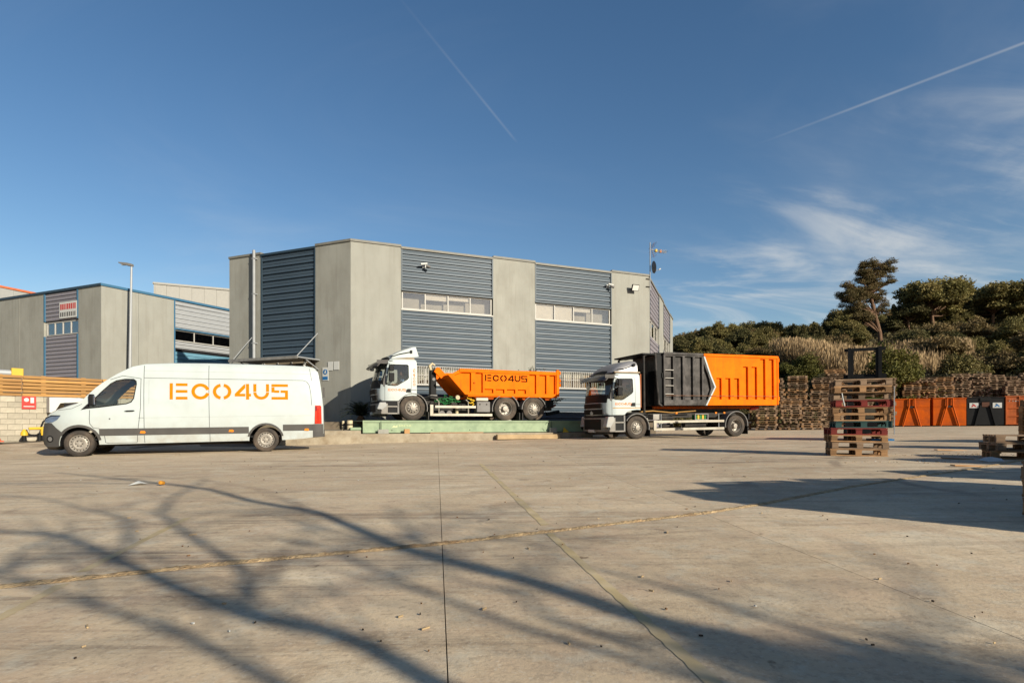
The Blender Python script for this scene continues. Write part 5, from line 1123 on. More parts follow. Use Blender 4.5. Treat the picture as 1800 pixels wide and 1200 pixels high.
# ------------------------------------------------------------------ truck with the tall container
def hook_truck():
    th = R(20); p = math.atan2(g(9.9, 25.2)-g(5.17, 23.5), 5.03); rot = Matrix.Rotation(th, 3, 'Z') @ Matrix.Rotation(-p, 3, 'Y')
    t = thing('hooklift_truck', 'white cab truck parked on the yard under a black and orange container', 'truck', (5.17, 23.5, g(5.17, 23.5)), rot)
    M = t.matrix_world.copy(); fin, xs, zs, Wd = truck_cab(t, .20, 2)
    # rounded roof deflector
    sec = [(-1.10, 2.74, .0), (-1.02, 2.82, .12), (-.85, 2.98, .3), (-.6, 3.13, .6), (-.3, 3.23, .8), (0, 3.28, .9), (.12, 3.27, .95)]
    n = 12; vs = []
    for x, z, k in sec:
        for i in range(n+1):
            a = math.pi*i/n; c = math.cos(a); s_ = math.sin(a)
            y = Wd/2-(Wd/2-.10)*math.copysign(abs(c)**.45, c); zz = 2.735+(z-2.735)*abs(s_)**.45; vs.append((x+.25*(1-abs(s_)**.5)*(1 if x < -.3 else 0), y, zz))
    m = n+1; fs = [(i*m+j, i*m+j+1, (i+1)*m+j+1, (i+1)*m+j) for i in range(len(sec)-1) for j in range(n)] + [tuple((len(sec)-1)*m+j for j in range(m))]
    MB().add(vs, fs).build('roof_deflector', mat('silver_deflector', (.34, .33, .34), .35, .2, vary=.08), t, smooth=True, angle=60)
    MB().tube([(-.85, .10, 2.86), (-.55, .05, 2.90), (-.05, .08, 3.06)], .018, 6).build('deflector_strut', BLACK, t); MB().box(-.12, -.02, .05, .10, 3.0, 3.12).build('strut_bracket', BLACK, t)
    MB().box(-1.0, .2, .04, Wd-.04, 2.725, 2.78).build('roof_plate', mat('tan_plate', (.35, .27, .18), .7), t)
    logo(t, -1.0, 1.40, .10, fin, xs, zs, LOGO, .74/.10/6.66); patch([rect(-1.10, .16, 1.27, 1.30)], fin, xs, zs, off=.005).build('side_stripe', mat('ochre_stripe', (.5, .26, .04), .5), t); patch([rect(-.05, .16, 1.42, 1.44)], fin, xs, zs, off=.005).build('small_print', PLAST2, t)
    chassis_common(t, .2, 5.9, 1.12)
    for cx, k in ((0, 'front'), (5.1, 'rear')):
        for y, s in ((.0, 1), (Wd, -1)): wheel(t, cx, y, .475, .32, k, s)
        MB().tube([(cx, .2, .475), (cx, Wd-.2, .475)], .09, 10).build('axle', DARK, t)
    mudguard(t, 0, .47, .56, -10, 150); mudguard(t, 5.1, .5, .60, -4, 188)
    for x in (.62, 5.72): MB().box(x, x+.02, .0, .42, .10, .52).build('mud_flap', BLACK, t)
    for y in (-.02, Wd-.03):
        MB().box(.92, 4.42, y, y+.05, .65, .75).build('guard_rail', ALU, t); MB().box(.92, 4.42, y, y+.05, .33, .43).build('guard_rail', ALU, t); MB().box(.80, .94, y-.001, y+.06, .33, .76).build('guard_post', ALU, t, bevel=.01)
        for x in (1.20, 4.18): MB().tube([(x, y+.07, .28), (x, y+.07, 1.02)], .02, 8).build('guard_stay', GALV, t)
    for x0, x1, z, r in ((1.35, 1.95, .86, .11), (1.35, 1.95, .52, .09), (2.5, 3.6, .55, .14)):
        tk = MB().tube([(x0, .30, z), (x1, .30, z)], r, 14).build('air_tank', DARK, t, smooth=True)
        for q in range(6): MB().lathe([(r*1.02, 0), (r*1.08, .0), (r*1.08, .03), (r*1.02, .03)], (x0+.05+q*(x1-x0-.1)/5, .30, z), 10).build('band', PLAST2, tk)
    MB().box(.85, 1.2, .1, .5, .78, 1.02).build('valve_block', STEEL, t, bevel=.02)
    cb = MB().plate(rect(2.93, 3.64, .74, 1.03), [rect(2.98, 3.59, .79, .99)], .05, .10).build('crate_frame', PLAST2, t)
    for k in range(5): MB().box(3.0+k*.12, 3.09+k*.12, .12, .35, .78, .98).build('bottle_crate', GREENROPE if k % 2 == 0 else YELLOW, cb)
    MB().box(.8, 5.8, .60, Wd-.60, 1.13, 1.24).build('hooklift_frame', DARK, t)
    MB().tube([(.3, .3, 1.12), (1.0, .34, 1.16), (2.0, .4, 1.08), (3.2, .35, 1.15)], .025, 8).build('air_line', mat('ochre_hose', (.4, .22, .06), .6), t, smooth=True)
    for x in (1.9, 3.95, 4.4): MB().box(x, x+.09, -.01, .04, 1.02, 1.09).build('side_marker', AMBER, t)
    MB().box(5.75, 6.0, .3, Wd-.3, .55, .68).build('rear_underrun', DARK, t, bevel=.02); MB().box(5.8, 6.25, .35, .45, .58, .64).build('tow_arm', BLACK, t); MB().box(5.86, 5.92, .1, .5, .75, 1.0).build('rear_light_box', BLACK, t)
    # frame and exhaust behind the cab
    for y in (.1, Wd-.2): MB().tube([(.42, y, 1.1), (.42, y, 3.45), (.62, y, 3.52)], .05, 10).build('headboard_post', DARK, t, smooth=True)
    MB().box(.3, .9, .0, Wd, 3.50, 3.56).build('headboard_top', BLACK, t); MB().box(.27, .32, .15, .30, 1.3, 2.7).build('warning_strip', mat('rusty_orange', (.35, .10, .03), .7), t)
    h = MB().box(.52, .78, .95, 1.35, 1.2, 2.75).build('hook_arm', BLACK, t); MB().tube([(.66, 1.15, 2.75), (.62, 1.15, 2.9), (.78, 1.15, 2.98), (.9, 1.15, 2.88)], .06, 10).build('hook', BLACK, h, smooth=True)
    # container
    c = thing('hooklift_container', 'tall ribbed container painted black at the front and orange at the back', 'container'); c.matrix_world = M
    blk = [(1.30, 1.38), (3.42, 1.38), (3.90, 2.18), (3.64, 2.72), (3.29, 3.60), (1.30, 3.60)]; org = [(3.42, 1.38), (7.38, 1.38), (7.38, 3.60), (3.29, 3.60), (3.64, 2.72), (3.90, 2.18)]
    hb = [rect(1.38, 1.76, 1.62, 3.46), rect(1.88, 2.25, 1.62, 3.46), rect(2.36, 2.77, 1.62, 3.46), rect(2.88, 3.24, 1.62, 3.46), [(3.34, 1.62), (3.52, 1.62), (3.72, 2.1), (3.62, 2.55), (3.34, 3.2)]]
    ho = [rect(4.0, 4.27, 1.64, 2.57), rect(4.48, 4.75, 1.64, 2.57), rect(4.96, 5.23, 1.64, 2.57), rect(5.46, 5.73, 1.64, 3.10), rect(5.94, 6.23, 1.64, 3.10), rect(6.42, 6.71, 1.64, 3.46), rect(6.92, 7.20, 1.64, 3.46)]
    for y0, y1, yb in ((-.05, .04, .045), (Wd-.04, Wd+.05, Wd-.08)):
        MB().plate(blk, hb, y0, y1).build('front_side_frame', BLACKP, c, bevel=.01); MB().plate(blk, [], yb, yb+.03).build('front_side_panel', BLACKP, c)
        MB().plate(org, ho, y0, y1).build('rear_side_frame', ORANGE, c, bevel=.01); MB().plate(org, [], yb, yb+.03).build('rear_side_panel', ORANGE, c)
    MB().prism([(3.29, 3.60), (3.36, 3.60), (3.71, 2.73), (3.97, 2.18), (3.49, 1.38), (3.42, 1.38), (3.90, 2.18), (3.64, 2.72)], -.056, -.05).build('chevron_stripe', mat('pale_blue_stripe', (.50, .58, .60), .6), c)
    MB().box(1.28, 3.28, -.09, -.05, 3.52, 3.62).build('top_rail', BLACKP, c, bevel=.01); MB().box(3.32, 7.42, -.09, -.05, 3.50, 3.61).build('top_rail', ORANGE, c, bevel=.01); MB().box(1.28, 3.3, -.085, -.05, 1.38, 1.56).build('bottom_rail', BLACKP, c, bevel=.01)
    for z in (1.85, 2.2, 2.52, 2.86): MB().box(1.36, 1.78, -.06, -.03, z, z+.03).build('ladder_rung', STEEL, c)
    MB().tube([(1.35, -.10, 1.80), (7.35, -.10, 1.78)], .010, 6).build('tarp_wire', mat('rust_wire', (.25, .12, .06), .6), c)
    MB().box(1.30, 1.36, .05, Wd-.05, 1.38, 3.58).build('front_wall', BLACK, c); MB().box(1.24, 1.30, .0, Wd, 2.55, 2.75).build('front_rib', BLACK, c)
    for y in (.65, 1.55): MB().prism([(1.30, 1.35), (1.10, 1.45), (.95, 2.6), (1.05, 2.85), (1.30, 2.9)], y, y+.10).build('lifting_arm', BLACK, c, bevel=.01)
    MB().tube([(.95, .05, 3.58), (1.0, .05, 2.6), (1.10, .05, 1.45), (1.30, .05, 1.35)], .045, 10).build('front_tube', BLACKP, c, smooth=True); MB().box(.95, 1.30, .03, Wd-.03, 3.54, 3.60).build('front_roof', BLACK, c); MB().box(1.28, 1.31, .0, Wd, 1.4, 3.55).build('front_skin', BLACKP, c)
    MB().prism([(1.05, 1.5), (1.3, 1.4), (1.3, 3.55), (.98, 3.55)], .045, .07).build('front_wing', BLACK, c)
    MB().box(1.3, 7.35, .05, Wd-.05, 1.36, 1.40).build('floor', DARK, c); MB().box(7.36, 7.42, .0, Wd, 1.38, 3.6).build('rear_door', ORANGE, c); MB().box(1.2, 6.9, .55, .68, 1.24, 1.36).build('runner', ORANGE2, c); MB().box(1.2, 6.9, Wd-.68, Wd-.55, 1.24, 1.36).build('runner', ORANGE2, c)
    MB().box(7.38, 7.46, -.08, .0, 1.40, 3.60).build('hinge_post', ORANGE, c, bevel=.01)
    for z in (1.6, 2.4, 3.35): MB().tube([(7.48, -.04, z), (7.48, -.04, z+.16)], .045, 8).build('hinge', ORANGE, c)
    MB().tube([(6.4, .6, 1.25), (6.85, .6, 1.3)], .09, 8).build('roller', RED, c, smooth=True)
hook_truck()

# ------------------------------------------------------------------ pallets
def pallet_parts():
    m = {}
    m['deck_board'] = ((1.2, .10, .022), [(0, y, .133) for y in (-.35, -.17, 0, .17, .35)])
    m['cross_board'] = ((.145, .8, .022), [(x, 0, .111) for x in (-.52, 0, .52)])
    m['block'] = ((.13, .10, .078), [(x, y, .061) for x in (-.53, 0, .53) for y in (-.35, 0, .35)])
    m['bottom_board'] = ((1.2, .10, .022), [(0, y, .011) for y in (-.35, 0, .35)])
    return m
PME = {}
def pallet(label, cat, M, m, group, detailed=True):
    if detailed:
        t = thing('pallet', label, cat, group=group); t.matrix_world = M
        for nm, (sz, pos) in pallet_parts().items():
            key = (nm, m.name)
            if key not in PME:
                o = MB().box(-sz[0]/2, sz[0]/2, -sz[1]/2, sz[1]/2, -sz[2]/2, sz[2]/2).build(nm, m); PME[key] = o.data; bpy.data.objects.remove(o)
            for p in pos:
                o = bpy.data.objects.new(nm, PME[key]); COL.objects.link(o); o.parent = t
                o.location = Vector(p)+Vector((random.uniform(-.006, .006), random.uniform(-.006, .006), 0))
        return t
    key = ('whole', m.name)
    if key not in PME:
        mb = MB()
        for nm, (sz, pos) in pallet_parts().items():
            for p in pos: mb.box(p[0]-sz[0]/2, p[0]+sz[0]/2, p[1]-sz[1]/2, p[1]+sz[1]/2, p[2]-sz[2]/2, p[2]+sz[2]/2)
        o = mb.build('pallet', m); PME[key] = o.data; bpy.data.objects.remove(o)
    o = bpy.data.objects.new('pallet', PME[key]); COL.objects.link(o); o.matrix_world = M; return tag(o, label, cat, group)
ORD = ['top', 'second', 'third', 'fourth', 'fifth', 'sixth', 'seventh', 'eighth', 'ninth', 'tenth', 'eleventh', 'twelfth', 'thirteenth', 'fourteenth', 'fifteenth', 'sixteenth']
def centre_stack():
    X, Y = 7.36, 12.1; n = 11; z0 = g(X, Y)
    for k in range(n):
        top = n-1-k; m = WOOD; colr = 'brown'
        if top == 3: m = WOODR; colr = 'red painted'
        elif top == 6: m = WOODT; colr = 'dark teal painted'
        elif top == 7: m = WOODR; colr = 'dull red painted'
        elif top in (0, 2, 9): m = WOODG; colr = 'weathered grey brown'
        dx = random.uniform(-.03, .03)+(-.06 if k < 4 else .02)
        M = Matrix.Translation((X+dx, Y+random.uniform(-.03, .03), z0+k*.145)) @ Matrix.Rotation(R(-20+random.uniform(-2.5, 2.5)), 4, 'Z') @ Matrix.Rotation(R(random.uniform(-.5, .5)), 4, 'Y')
        w = 'top' if top == 0 else ('bottom' if top == n-1 else ORD[top]+' from top')
        M = M @ Matrix.Diagonal((.86, .92, 1, 1))
        pallet('%s pallet, %s of the tall stack in mid yard' % (colr, w), 'pallet', M, m, 'pallets in the centre stack')
    M = Matrix.Translation((X, Y, z0)) @ Matrix.Rotation(R(-20), 4, 'Z')
    o = MB().tube([(-.38, -.43, 1.30), (-.36, -.44, 1.17), (-.33, -.44, 1.03)], .012, 6).build('strap', PAPER); o.matrix_world = M; tag(o, 'torn white strap hanging on the front of the tall pallet stack', 'strap')
    o = MB().box(.555, .57, -.40, -.38, .45, 1.42).build('metal_strip', GALV); o.matrix_world = M; tag(o, 'thin pale metal strip leaning on the right side of the tall pallet stack', 'metal strip')
    o = MB().box(-.05, .3, -.25, .25, 0, .03).build('film_scrap', mat('lime_plastic', (.30, .45, .03), .5)); o.matrix_world = M @ Matrix.Translation((.15, 0, 1.18)); tag(o, 'lime green plastic scrap inside the tall pallet stack', 'scrap')
    o = MB().box(-.1, .3, -.25, .25, 0, .04).build('blue_scrap', mat('blue_plastic', (.05, .22, .5), .5)); o.matrix_world = M @ Matrix.Translation((.3, 0, .315)); tag(o, 'blue plastic scrap between the lower pallets of the tall stack', 'scrap')
centre_stack()
def loose_bits():
    rnd = random.Random(77)
    for lab, x, y, l, rz in (('broken pallet board lying on the yard behind the low pile', 10.2, 13.2, .9, 12), ('short broken board on the yard beside the splinters', 8.3, 10.6, .5, -20), ('pale plank scrap lying near the long shadow', 7.3, 9.1, .55, 5)):
        o = MB().box(-l/2, l/2, -.045, .045, 0, .02).build('broken_board', WOOD, bevel=.003); o.matrix_world = Matrix.Translation((x, y, g(x, y)+.003)) @ Matrix.Rotation(R(rz), 4, 'Z') @ Matrix.Rotation(R(2), 4, 'Y'); tag(o, lab, 'board')
    o = MB().add([(0, 0, 0), (.5, .05, .02), (.62, .3, .09), (.2, .4, .13), (-.1, .25, .05), (.25, .2, .16)], [(0, 1, 5), (1, 2, 5), (2, 3, 5), (3, 4, 5), (4, 0, 5), (0, 4, 3, 2, 1)]).build('plastic_sheet', PAPER); o.location = (8.3, 9.9, g(8.3, 9.9)+.005); o.scale = (.6, .6, .5); tag(o, 'crumpled white plastic sheet lying on the yard left of the low pile', 'plastic sheet')
    o = MB().lathe([(.001, 0), (.035, 0), (.035, .09), (.001, .10)], (0, 0, 0), 12, axis='z').build('orange_can', mat('can_orange', (.7, .3, .03), .5), smooth=True); o.matrix_world = Matrix.Translation((-4.75, 7.75, g(-4.75, 7.75)+.03)) @ Matrix.Scale(.75, 4) @ Matrix.Rotation(R(80), 4, 'X'); tag(o, 'crushed orange can lying on the yard in front of the van', 'can')
    o = MB().add([(0, 0, 0), (.16, .02, .03), (.2, .12, .01), (.05, .14, .05)], [(0, 1, 2, 3), (3, 2, 1, 0)][:1]).build('paper_scrap', PAPER); o.location = (-5.2, 7.7, g(-5.2, 7.7)+.006); tag(o, 'white paper scrap left of the orange can', 'paper')
loose_bits()
def low_stacks():
    for k in range(3):
        X, Y = 9.62+.14*(k-1), 10.6+.03*k
        pallet('dark wooden pallet, %s of the low crooked pile at the right edge' % ('bottom', 'middle', 'top')[k], 'pallet', Matrix.Translation((X+[.12, 0, -.06][k], Y, g(X, Y)+.147*k)) @ Matrix.Rotation(R([-30, -20, -26][k]), 4, 'Z'), (WOOD, WOODG, WOODG)[k], 'low pile of pallets at the right')
    for k in range(3):
        X, Y = 4.76, 4.25
        pallet('near wooden pallet, %s of the pile cut by the right picture edge' % ('bottom', 'middle', 'top')[k], 'pallet', Matrix.Translation((X, Y, g(X, Y)+.146*k)) @ Matrix.Rotation(R(3-k), 4, 'Z'), WOOD if k < 2 else WOODG, 'near pallets at the right edge')
    for k in range(8):
        X, Y = 12.62, 13.1
        w = 'top' if k == 7 else ('bottom' if k == 0 else ORD[7-k]+' from top')
        pallet('shaded brown pallet, %s of the stack behind the low pile' % w, 'pallet', Matrix.Translation((X+random.uniform(-.03, .03), Y, g(X, Y)+.145*k+.0)) @ Matrix.Rotation(R(4+random.uniform(-2, 2)), 4, 'Z'), WOOD, 'pallets in the stack behind the low pile', False)
low_stacks()
# tall stacks just outside the right edge of the view: their shadows lie across the yard
SIDE = MB()
def pallet_boxes(mb, M):
    for nm, (sz, pos) in pallet_parts().items():
        for p in pos:
            b = MB().box(p[0]-sz[0]/2, p[0]+sz[0]/2, p[1]-sz[1]/2, p[1]+sz[1]/2, p[2]-sz[2]/2, p[2]+sz[2]/2); mb.add([M @ Vector(v) for v in b.v], b.f)
for X, Y, n, d in ((6.15, 2.35, 14, 12), (6.7, 3.1, 14, 8), (7.45, 2.2, 15, 5), (8.0, 3.3, 14, 0), (8.9, 2.5, 15, 3), (9.6, 4.6, 13, 4), (11.0, 4.8, 13, 0), (11.3, 7.0, 13, 6), (12.7, 7.1, 13, 0), (16.7, 15.1, 13, 2), (18.1, 15.2, 13, 4)):
    for k in range(n): pallet_boxes(SIDE, Matrix.Translation((X+random.uniform(-.03, .03), Y+random.uniform(-.03, .03), g(X, Y)+.145*k)) @ Matrix.Rotation(R(d+random.uniform(-2, 2)), 4, 'Z'))
tag(SIDE.build('side_pallet_stacks', WOOD), 'pallet stacks standing just beyond the right edge of the view', 'pallets', kind='stuff')

def far_stacks():
    """columns along the hedge: the nearest 300 singly, the rest joined"""
    rnd = random.Random(31); cols = []
    # lower front rows left of the containers
    for i in range(5): cols.append((16.6+i*1.36, 37.0-.1*i, rnd.randint(13, 15), 4, 'front row left of the orange containers'))
    cols += [(16.9+i*1.4, 39.2, 27+rnd.randint(-3, 2), 0, 'second row left of the orange containers') for i in range(5)]
    cols += [(23.6+i*1.35, 42.3, 26+rnd.randint(-1, 2), 0, 'rows behind the tall centre stack') for i in range(4)]
    cols += [(32.6+i*1.4, 46.6, 28+rnd.randint(-2, 1), 0, 'row behind the orange containers') for i in range(4)]
    cols += [(38.2+i*1.4, 46.6, 28+rnd.randint(-1, 1), 0, 'row behind the black container') for i in range(4)]
    cols += [(39.6+i*1.4, 45.0, 24, 0, 'row behind the black container') for i in range(3)]
    cnt = 0; rest = MB(); big = ORD+['seventeenth', 'eighteenth', 'nineteenth', 'twentieth', 'twenty-first', 'twenty-second', 'twenty-third', 'twenty-fourth', 'twenty-fifth', 'twenty-sixth', 'twenty-seventh', 'twenty-eighth', 'twenty-ninth', 'thirtieth']; seen = {}
    for X, Y, n, d, lab in cols:
        seen[lab] = seen.get(lab, 0)+1; lean = rnd.uniform(-.012, .012)
        z0 = g(X, Y)
        for k in range(n):
            dx, dy, a = rnd.uniform(-.09, .09)+lean*k, rnd.uniform(-.09, .09), R(d-27+rnd.uniform(-5, 5)+(90 if rnd.random() < .12 else 0))
            M = Matrix.Translation((X+dx, Y+dy, z0+k*.145)) @ Matrix.Rotation(a, 4, 'Z')
            if cnt < 125+150 and (Y < 40 or k > n-12):
                pallet('%s pallet in column %s of the %s' % (big[n-1-k], ('one', 'two', 'three', 'four', 'five')[seen[lab]-1], lab), 'pallet', M, rnd.choice((WOOD, WOODG, WOODG)), 'pallets in the ' + lab, False); cnt += 1
            else:
                pallet_boxes(rest, M)
    tag(rest.build('pallet_stacks', WOODG), 'far mass of stacked wooden pallets along the hedge', 'pallets', kind='stuff')
far_stacks()

# ------------------------------------------------------------------ forklift behind the centre stack
def forklift():
    t = thing('forklift', 'black forklift mast rising behind the tall pallet stack', 'forklift', (11.9, 19.2, g(11.9, 19.2)), R(-31)); h = 3.15
    for x in (-.44, .44):
        MB().box(x-.05, x+.05, -.06, .08, 0, h).build('mast_rail', BLACK, t); MB().box(x*.80-.04, x*.80+.04, -.02, .08, .1, h-.1).build('inner_rail', BLACK, t); MB().tube([(x*.9, .12, .2), (x*.9, .12, h-.5)], .03, 8).build('lift_cylinder', STEEL, t)
    for z in (.6, 2.05, h-.12): MB().box(-.6, .6, -.03, .05, z, z+.10).build('cross_bar', BLACK, t)
    MB().box(-.55, .55, -.12, -.06, .25, .75).build('carriage', BLACK, t); MB().box(-.62, .62, .05, .10, 1.95, 2.25).build('shield', BLACK, t)
    for x in (-.35, .35): MB().box(x-.06, x+.06, -1.15, -.12, .08, .12).build('fork', BLACK, t)
    MB().prism([(-.6, .35), (.6, .35), (.55, 1.1), (-.55, 1.1)], .35, 2.2).build('body', mat('forklift_body', (.12, .10, .07), .5), t, bevel=.05)
    for x in (-.52, .52):
        for y in (.5, 1.8): MB().tube([(x, y, 1.1), (x*.9, y+.1, 2.1)], .03, 6).build('cage_post', BLACK, t)
        for y in (.55, 1.9): MB().tube([(x-.1, y, .28), (x+.1, y, .28)], .28, 18).build('wheel', RUBBER, t, smooth=True)
    MB().box(-.5, .5, .5, 2.0, 2.1, 2.16).build('cage_roof', BLACK, t)
forklift()

# ------------------------------------------------------------------ containers in the yard
def yard_container(x, y, ang, label, m, kind, w=2.45, h=1.98, d=5.5):
    t = thing('skip_container', label, 'container', (x, y, g(x, y)), ang)
    MB().box(0, w, .0, d, .08, h).build('box', m, t, bevel=.015); MB().box(-.03, w+.03, -.04, .0, h-.06, h).build('top_rail', m, t); MB().box(.3, .5, .1, d, 0, .08).build('runner', DARK, t); MB().box(w-.5, w-.3, .1, d, 0, .08).build('runner', DARK, t)
    for k in range(7): MB().box(-.05, .0, .4+k*.72, .5+k*.72, .1, h-.06).build('side_rib', m, t)
    if kind == 'lift':
        c = w/2
        for s in (-1, 1):
            MB().tube([(c+s*.17, -.09, h-.02), (c+s*.17, -.10, h-.55), (c+s*.25, -.10, h-.85), (c+s*.55, -.09, .10), (c+s*.58, -.08, .03)], .055, 8).build('lifting_tube', m, t, smooth=True)
        MB().box(c-.18, c+.18, -.10, -.02, h-.72, h-.58).build('hook_bar', DARK, t); MB().box(.02, w-.02, -.02, .0, h-.66, h-.63).build('front_rib', m, t)
    elif kind == 'black':
        c = w/2
        for s in (-1, 1): MB().bar((c+s*.28, -.06, h-.6), (c+s*.62, -.06, .05), .08, .12).build('lifting_arm', m, t)
        MB().box(c-.22, c+.22, -.05, .0, h-.72, h-.38).build('hook_plate', mat('rust_brown', (.12, .05, .03), .8), t); MB().box(c-.32, c+.32, -.06, .0, h-.30, h-.06).build('front_box', m, t)
        for xx in (.16, w-.56-.14):
            e = MB().box(xx, xx+.54, -.03, -.02, h-.80, h-.42).build('emblem_board', PAPER, t)
            MB().prism([(xx+.08, h-.72), (xx+.26, h-.50), (xx+.44, h-.72), (xx+.33, h-.72), (xx+.26, h-.62), (xx+.20, h-.72)], -.036, -.03).build('emblem', RED if xx < 1 else SIGNBLUE, e); MB().prism([(xx+.14, h-.50), (xx+.24, h-.47), (xx+.20, h-.56)], -.036, -.03).build('emblem', BLACK, e)
    else:
        for k in range(4): MB().box(.0, w, -.05, 0, .12+k*.58, .18+k*.58).build('front_rib', m, t)
        for k in range(4): MB().box(.02+k*.76, .1+k*.76, -.06, 0, .1, h-.06).build('post', m, t)
        x = .22
        for ch in ('F', 'T', '2', '6'):
            gl = {'F': [rect(0, .3, 0, 1), rect(.3, 1, .8, 1), rect(.3, .8, .4, .58)], 'T': [rect(0, 1, .8, 1), rect(.35, .65, 0, .8)], '2': [rect(0, 1, .82, 1), rect(.7, 1, .5, .82), rect(0, 1, .42, .58), rect(0, .3, .15, .42), rect(0, 1, 0, .16)], '6': [rect(0, .3, 0, 1), rect(.3, 1, .82, 1), rect(.3, 1, .45, .6), rect(.3, 1, 0, .16), rect(.7, 1, .16, .45)]}[ch]
            mb = MB()
            for p in gl: mb.prism([(x+a*.11, h-.42+b*.15) for a, b in p], -.012, -.0)
            mb.build('lettering', PAPER, t); x += .17
yard_container(29.5, 44.0, R(-22), 'left orange container with two bent lifting tubes on its end', ORANGE2, 'lift', 2.35, 2.15)
yard_container(31.90, 43.1, R(-22), 'right orange container with lifting tubes, next to the black one', ORANGE2, 'lift', 2.05, 2.15)
yard_container(33.85, 42.35, R(-22), 'black container with two white emblem boards on its end', BLACK, 'black', 2.25, 2.15, 5.5)
yard_container(35.98, 41.5, R(-22), 'worn orange ribbed container marked FT26 at the right edge', mat('rusty_orange_paint', (.55, .13, .035), .7, vary=.2, col2=(.22, .07, .03), amt=.7, spec=.1), 'ribbed', 2.5, 2.2, 5.0)

# ------------------------------------------------------------------ hill and vegetation
RIDGE = [(-.6, 9), (.2, 9.5), (.30, 11.5), (.40, 12.6), (.58, 14.5), (.72, 16.0), (.80, 16.5), (.95, 16.5), (1.3, 17), (2.0, 14)]
def ridge(a):
    for i in range(len(RIDGE)-1):
        if a <= RIDGE[i+1][0]:
            p, q = RIDGE[i], RIDGE[i+1]; return p[1]+(q[1]-p[1])*max(0, (a-p[0]))/(q[0]-p[0])
    return RIDGE[-1][1]
def hill_z(X, Y):
    a = X/max(Y, 1); s0 = 49.5
    base = g(X, min(Y, 60)); f = sm(.10, .30, a)
    z = 5.6*sm(s0, 63, Y)+(ridge(a)-5.6)*sm(60, 98, Y)-3*sm(110, 200, Y)
    z += .5*math.sin(X*.31+Y*.17)*sm(52, 62, Y)+.4*math.sin(X*.13-Y*.23+1)*sm(52, 62, Y)
    return base-.06+z*f*(.55+.45*sm(.25, .5, a) if Y < 75 else 1)
def hill():
    As = [-.3+.035*i for i in range(70)]; Ys = [46, 48, 50, 52, 54, 56, 58, 60, 63, 66, 70, 75, 80, 86, 92, 98, 105, 115, 130, 160, 220]
    vs = [(a*y, y, hill_z(a*y, y)) for a in As for y in Ys]; n = len(Ys)
    o = MB().add(vs, [(i*n+j, (i+1)*n+j, (i+1)*n+j+1, i*n+j+1) for i in range(len(As)-1) for j in range(n-1)]).build('hill', mat('dry_hill_soil', (.12, .085, .05), .95, vary=.3, scale=.4, col2=(.045, .045, .02), amt=.9, scale2=.15), smooth=True); tag(o, kind='structure')
hill()
def leaf_mesh(name, lobes, n, size, m, seed, narrow=.45, shell=.55, flat=0.0):
    """leaf clumps spread through the volume of several lobes"""
    r = np.random.default_rng(seed); vol = np.array([l[3]*l[4]*l[5] for l in lobes])**.75; cnt = (vol/vol.sum()*n).astype(int)+1; C = []
    for l, k in zip(lobes, cnt):
        d = r.normal(size=(k, 3)); d /= np.linalg.norm(d, axis=1)[:, None]; rad = (shell*.6+(1-shell*.6)*r.random(k))**.6*(1+np.abs(r.normal(size=k))*.10); d[:, 2] = np.where(d[:, 2] < -flat, d[:, 2]*.45, d[:, 2])
        bump = 1+.26*np.sin(d[:, 0]*7+l[0]*3)*np.sin(d[:, 1]*6+l[1])+.16*np.sin(d[:, 2]*11+l[2])
        C.append(np.array(l[:3])+d*np.array(l[3:6])*(rad*bump)[:, None])
    C = np.concatenate(C); k = len(C); u = r.normal(size=(k, 3)); u[:, 2] = u[:, 2]*.8+.3; u /= np.linalg.norm(u, axis=1)[:, None]; w = np.cross(u, r.normal(size=(k, 3))); w /= np.linalg.norm(w, axis=1)[:, None]
    s = size*(.6+.8*r.random(k))[:, None]; V = np.empty((k, 4, 3)); V[:, 0] = C-u*s; V[:, 1] = C+w*s*narrow; V[:, 2] = C+u*s; V[:, 3] = C-w*s*narrow
    me = bpy.data.meshes.new(name); me.vertices.add(4*k); me.vertices.foreach_set('co', V.reshape(-1)); me.loops.add(4*k); me.loops.foreach_set('vertex_index', np.arange(4*k)); me.polygons.add(k); me.polygons.foreach_set('loop_start', np.arange(k)*4); me.polygons.foreach_set('loop_total', np.full(k, 4)); me.update(); me.validate(); me.materials.append(m)
    return me
def lobes(seed, n, R_, h0, h1, r0, r1, flat=.6, lean=0):
    rnd = random.Random(seed); out = []
    for i in range(n):
        a = i*2.4+rnd.random(); q = math.sqrt(rnd.random())*R_; z = h0+(h1-h0)*rnd.random(); z -= (q/R_)**2*(h1-h0)*.35; r = rnd.uniform(r0, r1); out.append((q*math.cos(a)+lean*z, q*math.sin(a), z, r, r, r*flat))
    return out
def trunk_mesh(name, H_, lbs, r=.2, seed=0, bend=.3):
    rnd = random.Random(seed); mb = MB(); top = Vector((rnd.uniform(-bend, bend), rnd.uniform(-bend, bend), H_)); pts = [Vector((0, 0, -1.2)), Vector((0, 0, 0)), top*.4+Vector((rnd.uniform(-.2, .2)*bend, 0, 0)), top*.75, top]; mb.tube(pts, [r*1.2, r, r*.8, r*.6, r*.3], 8)
    for l in lbs:
        c = Vector(l[:3]); s = pts[2].lerp(pts[4], rnd.random()*.8); mid = s.lerp(c, .5)+Vector((0, 0, -.1*(c-s).length)); mb.tube([s, mid, c], [r*.35, r*.25, r*.08], 5)
    o = mb.build(name, BARK); me = o.data; bpy.data.objects.remove(o); return me
KINDS = {}
def kind(k, lab, lb, n, size, m, H_, r, seed, narrow=.45, shell=.5): KINDS[k] = (lab, leaf_mesh('crown', lb, n, size, m, seed, narrow, shell), trunk_mesh('trunk', H_, lb, r, seed))
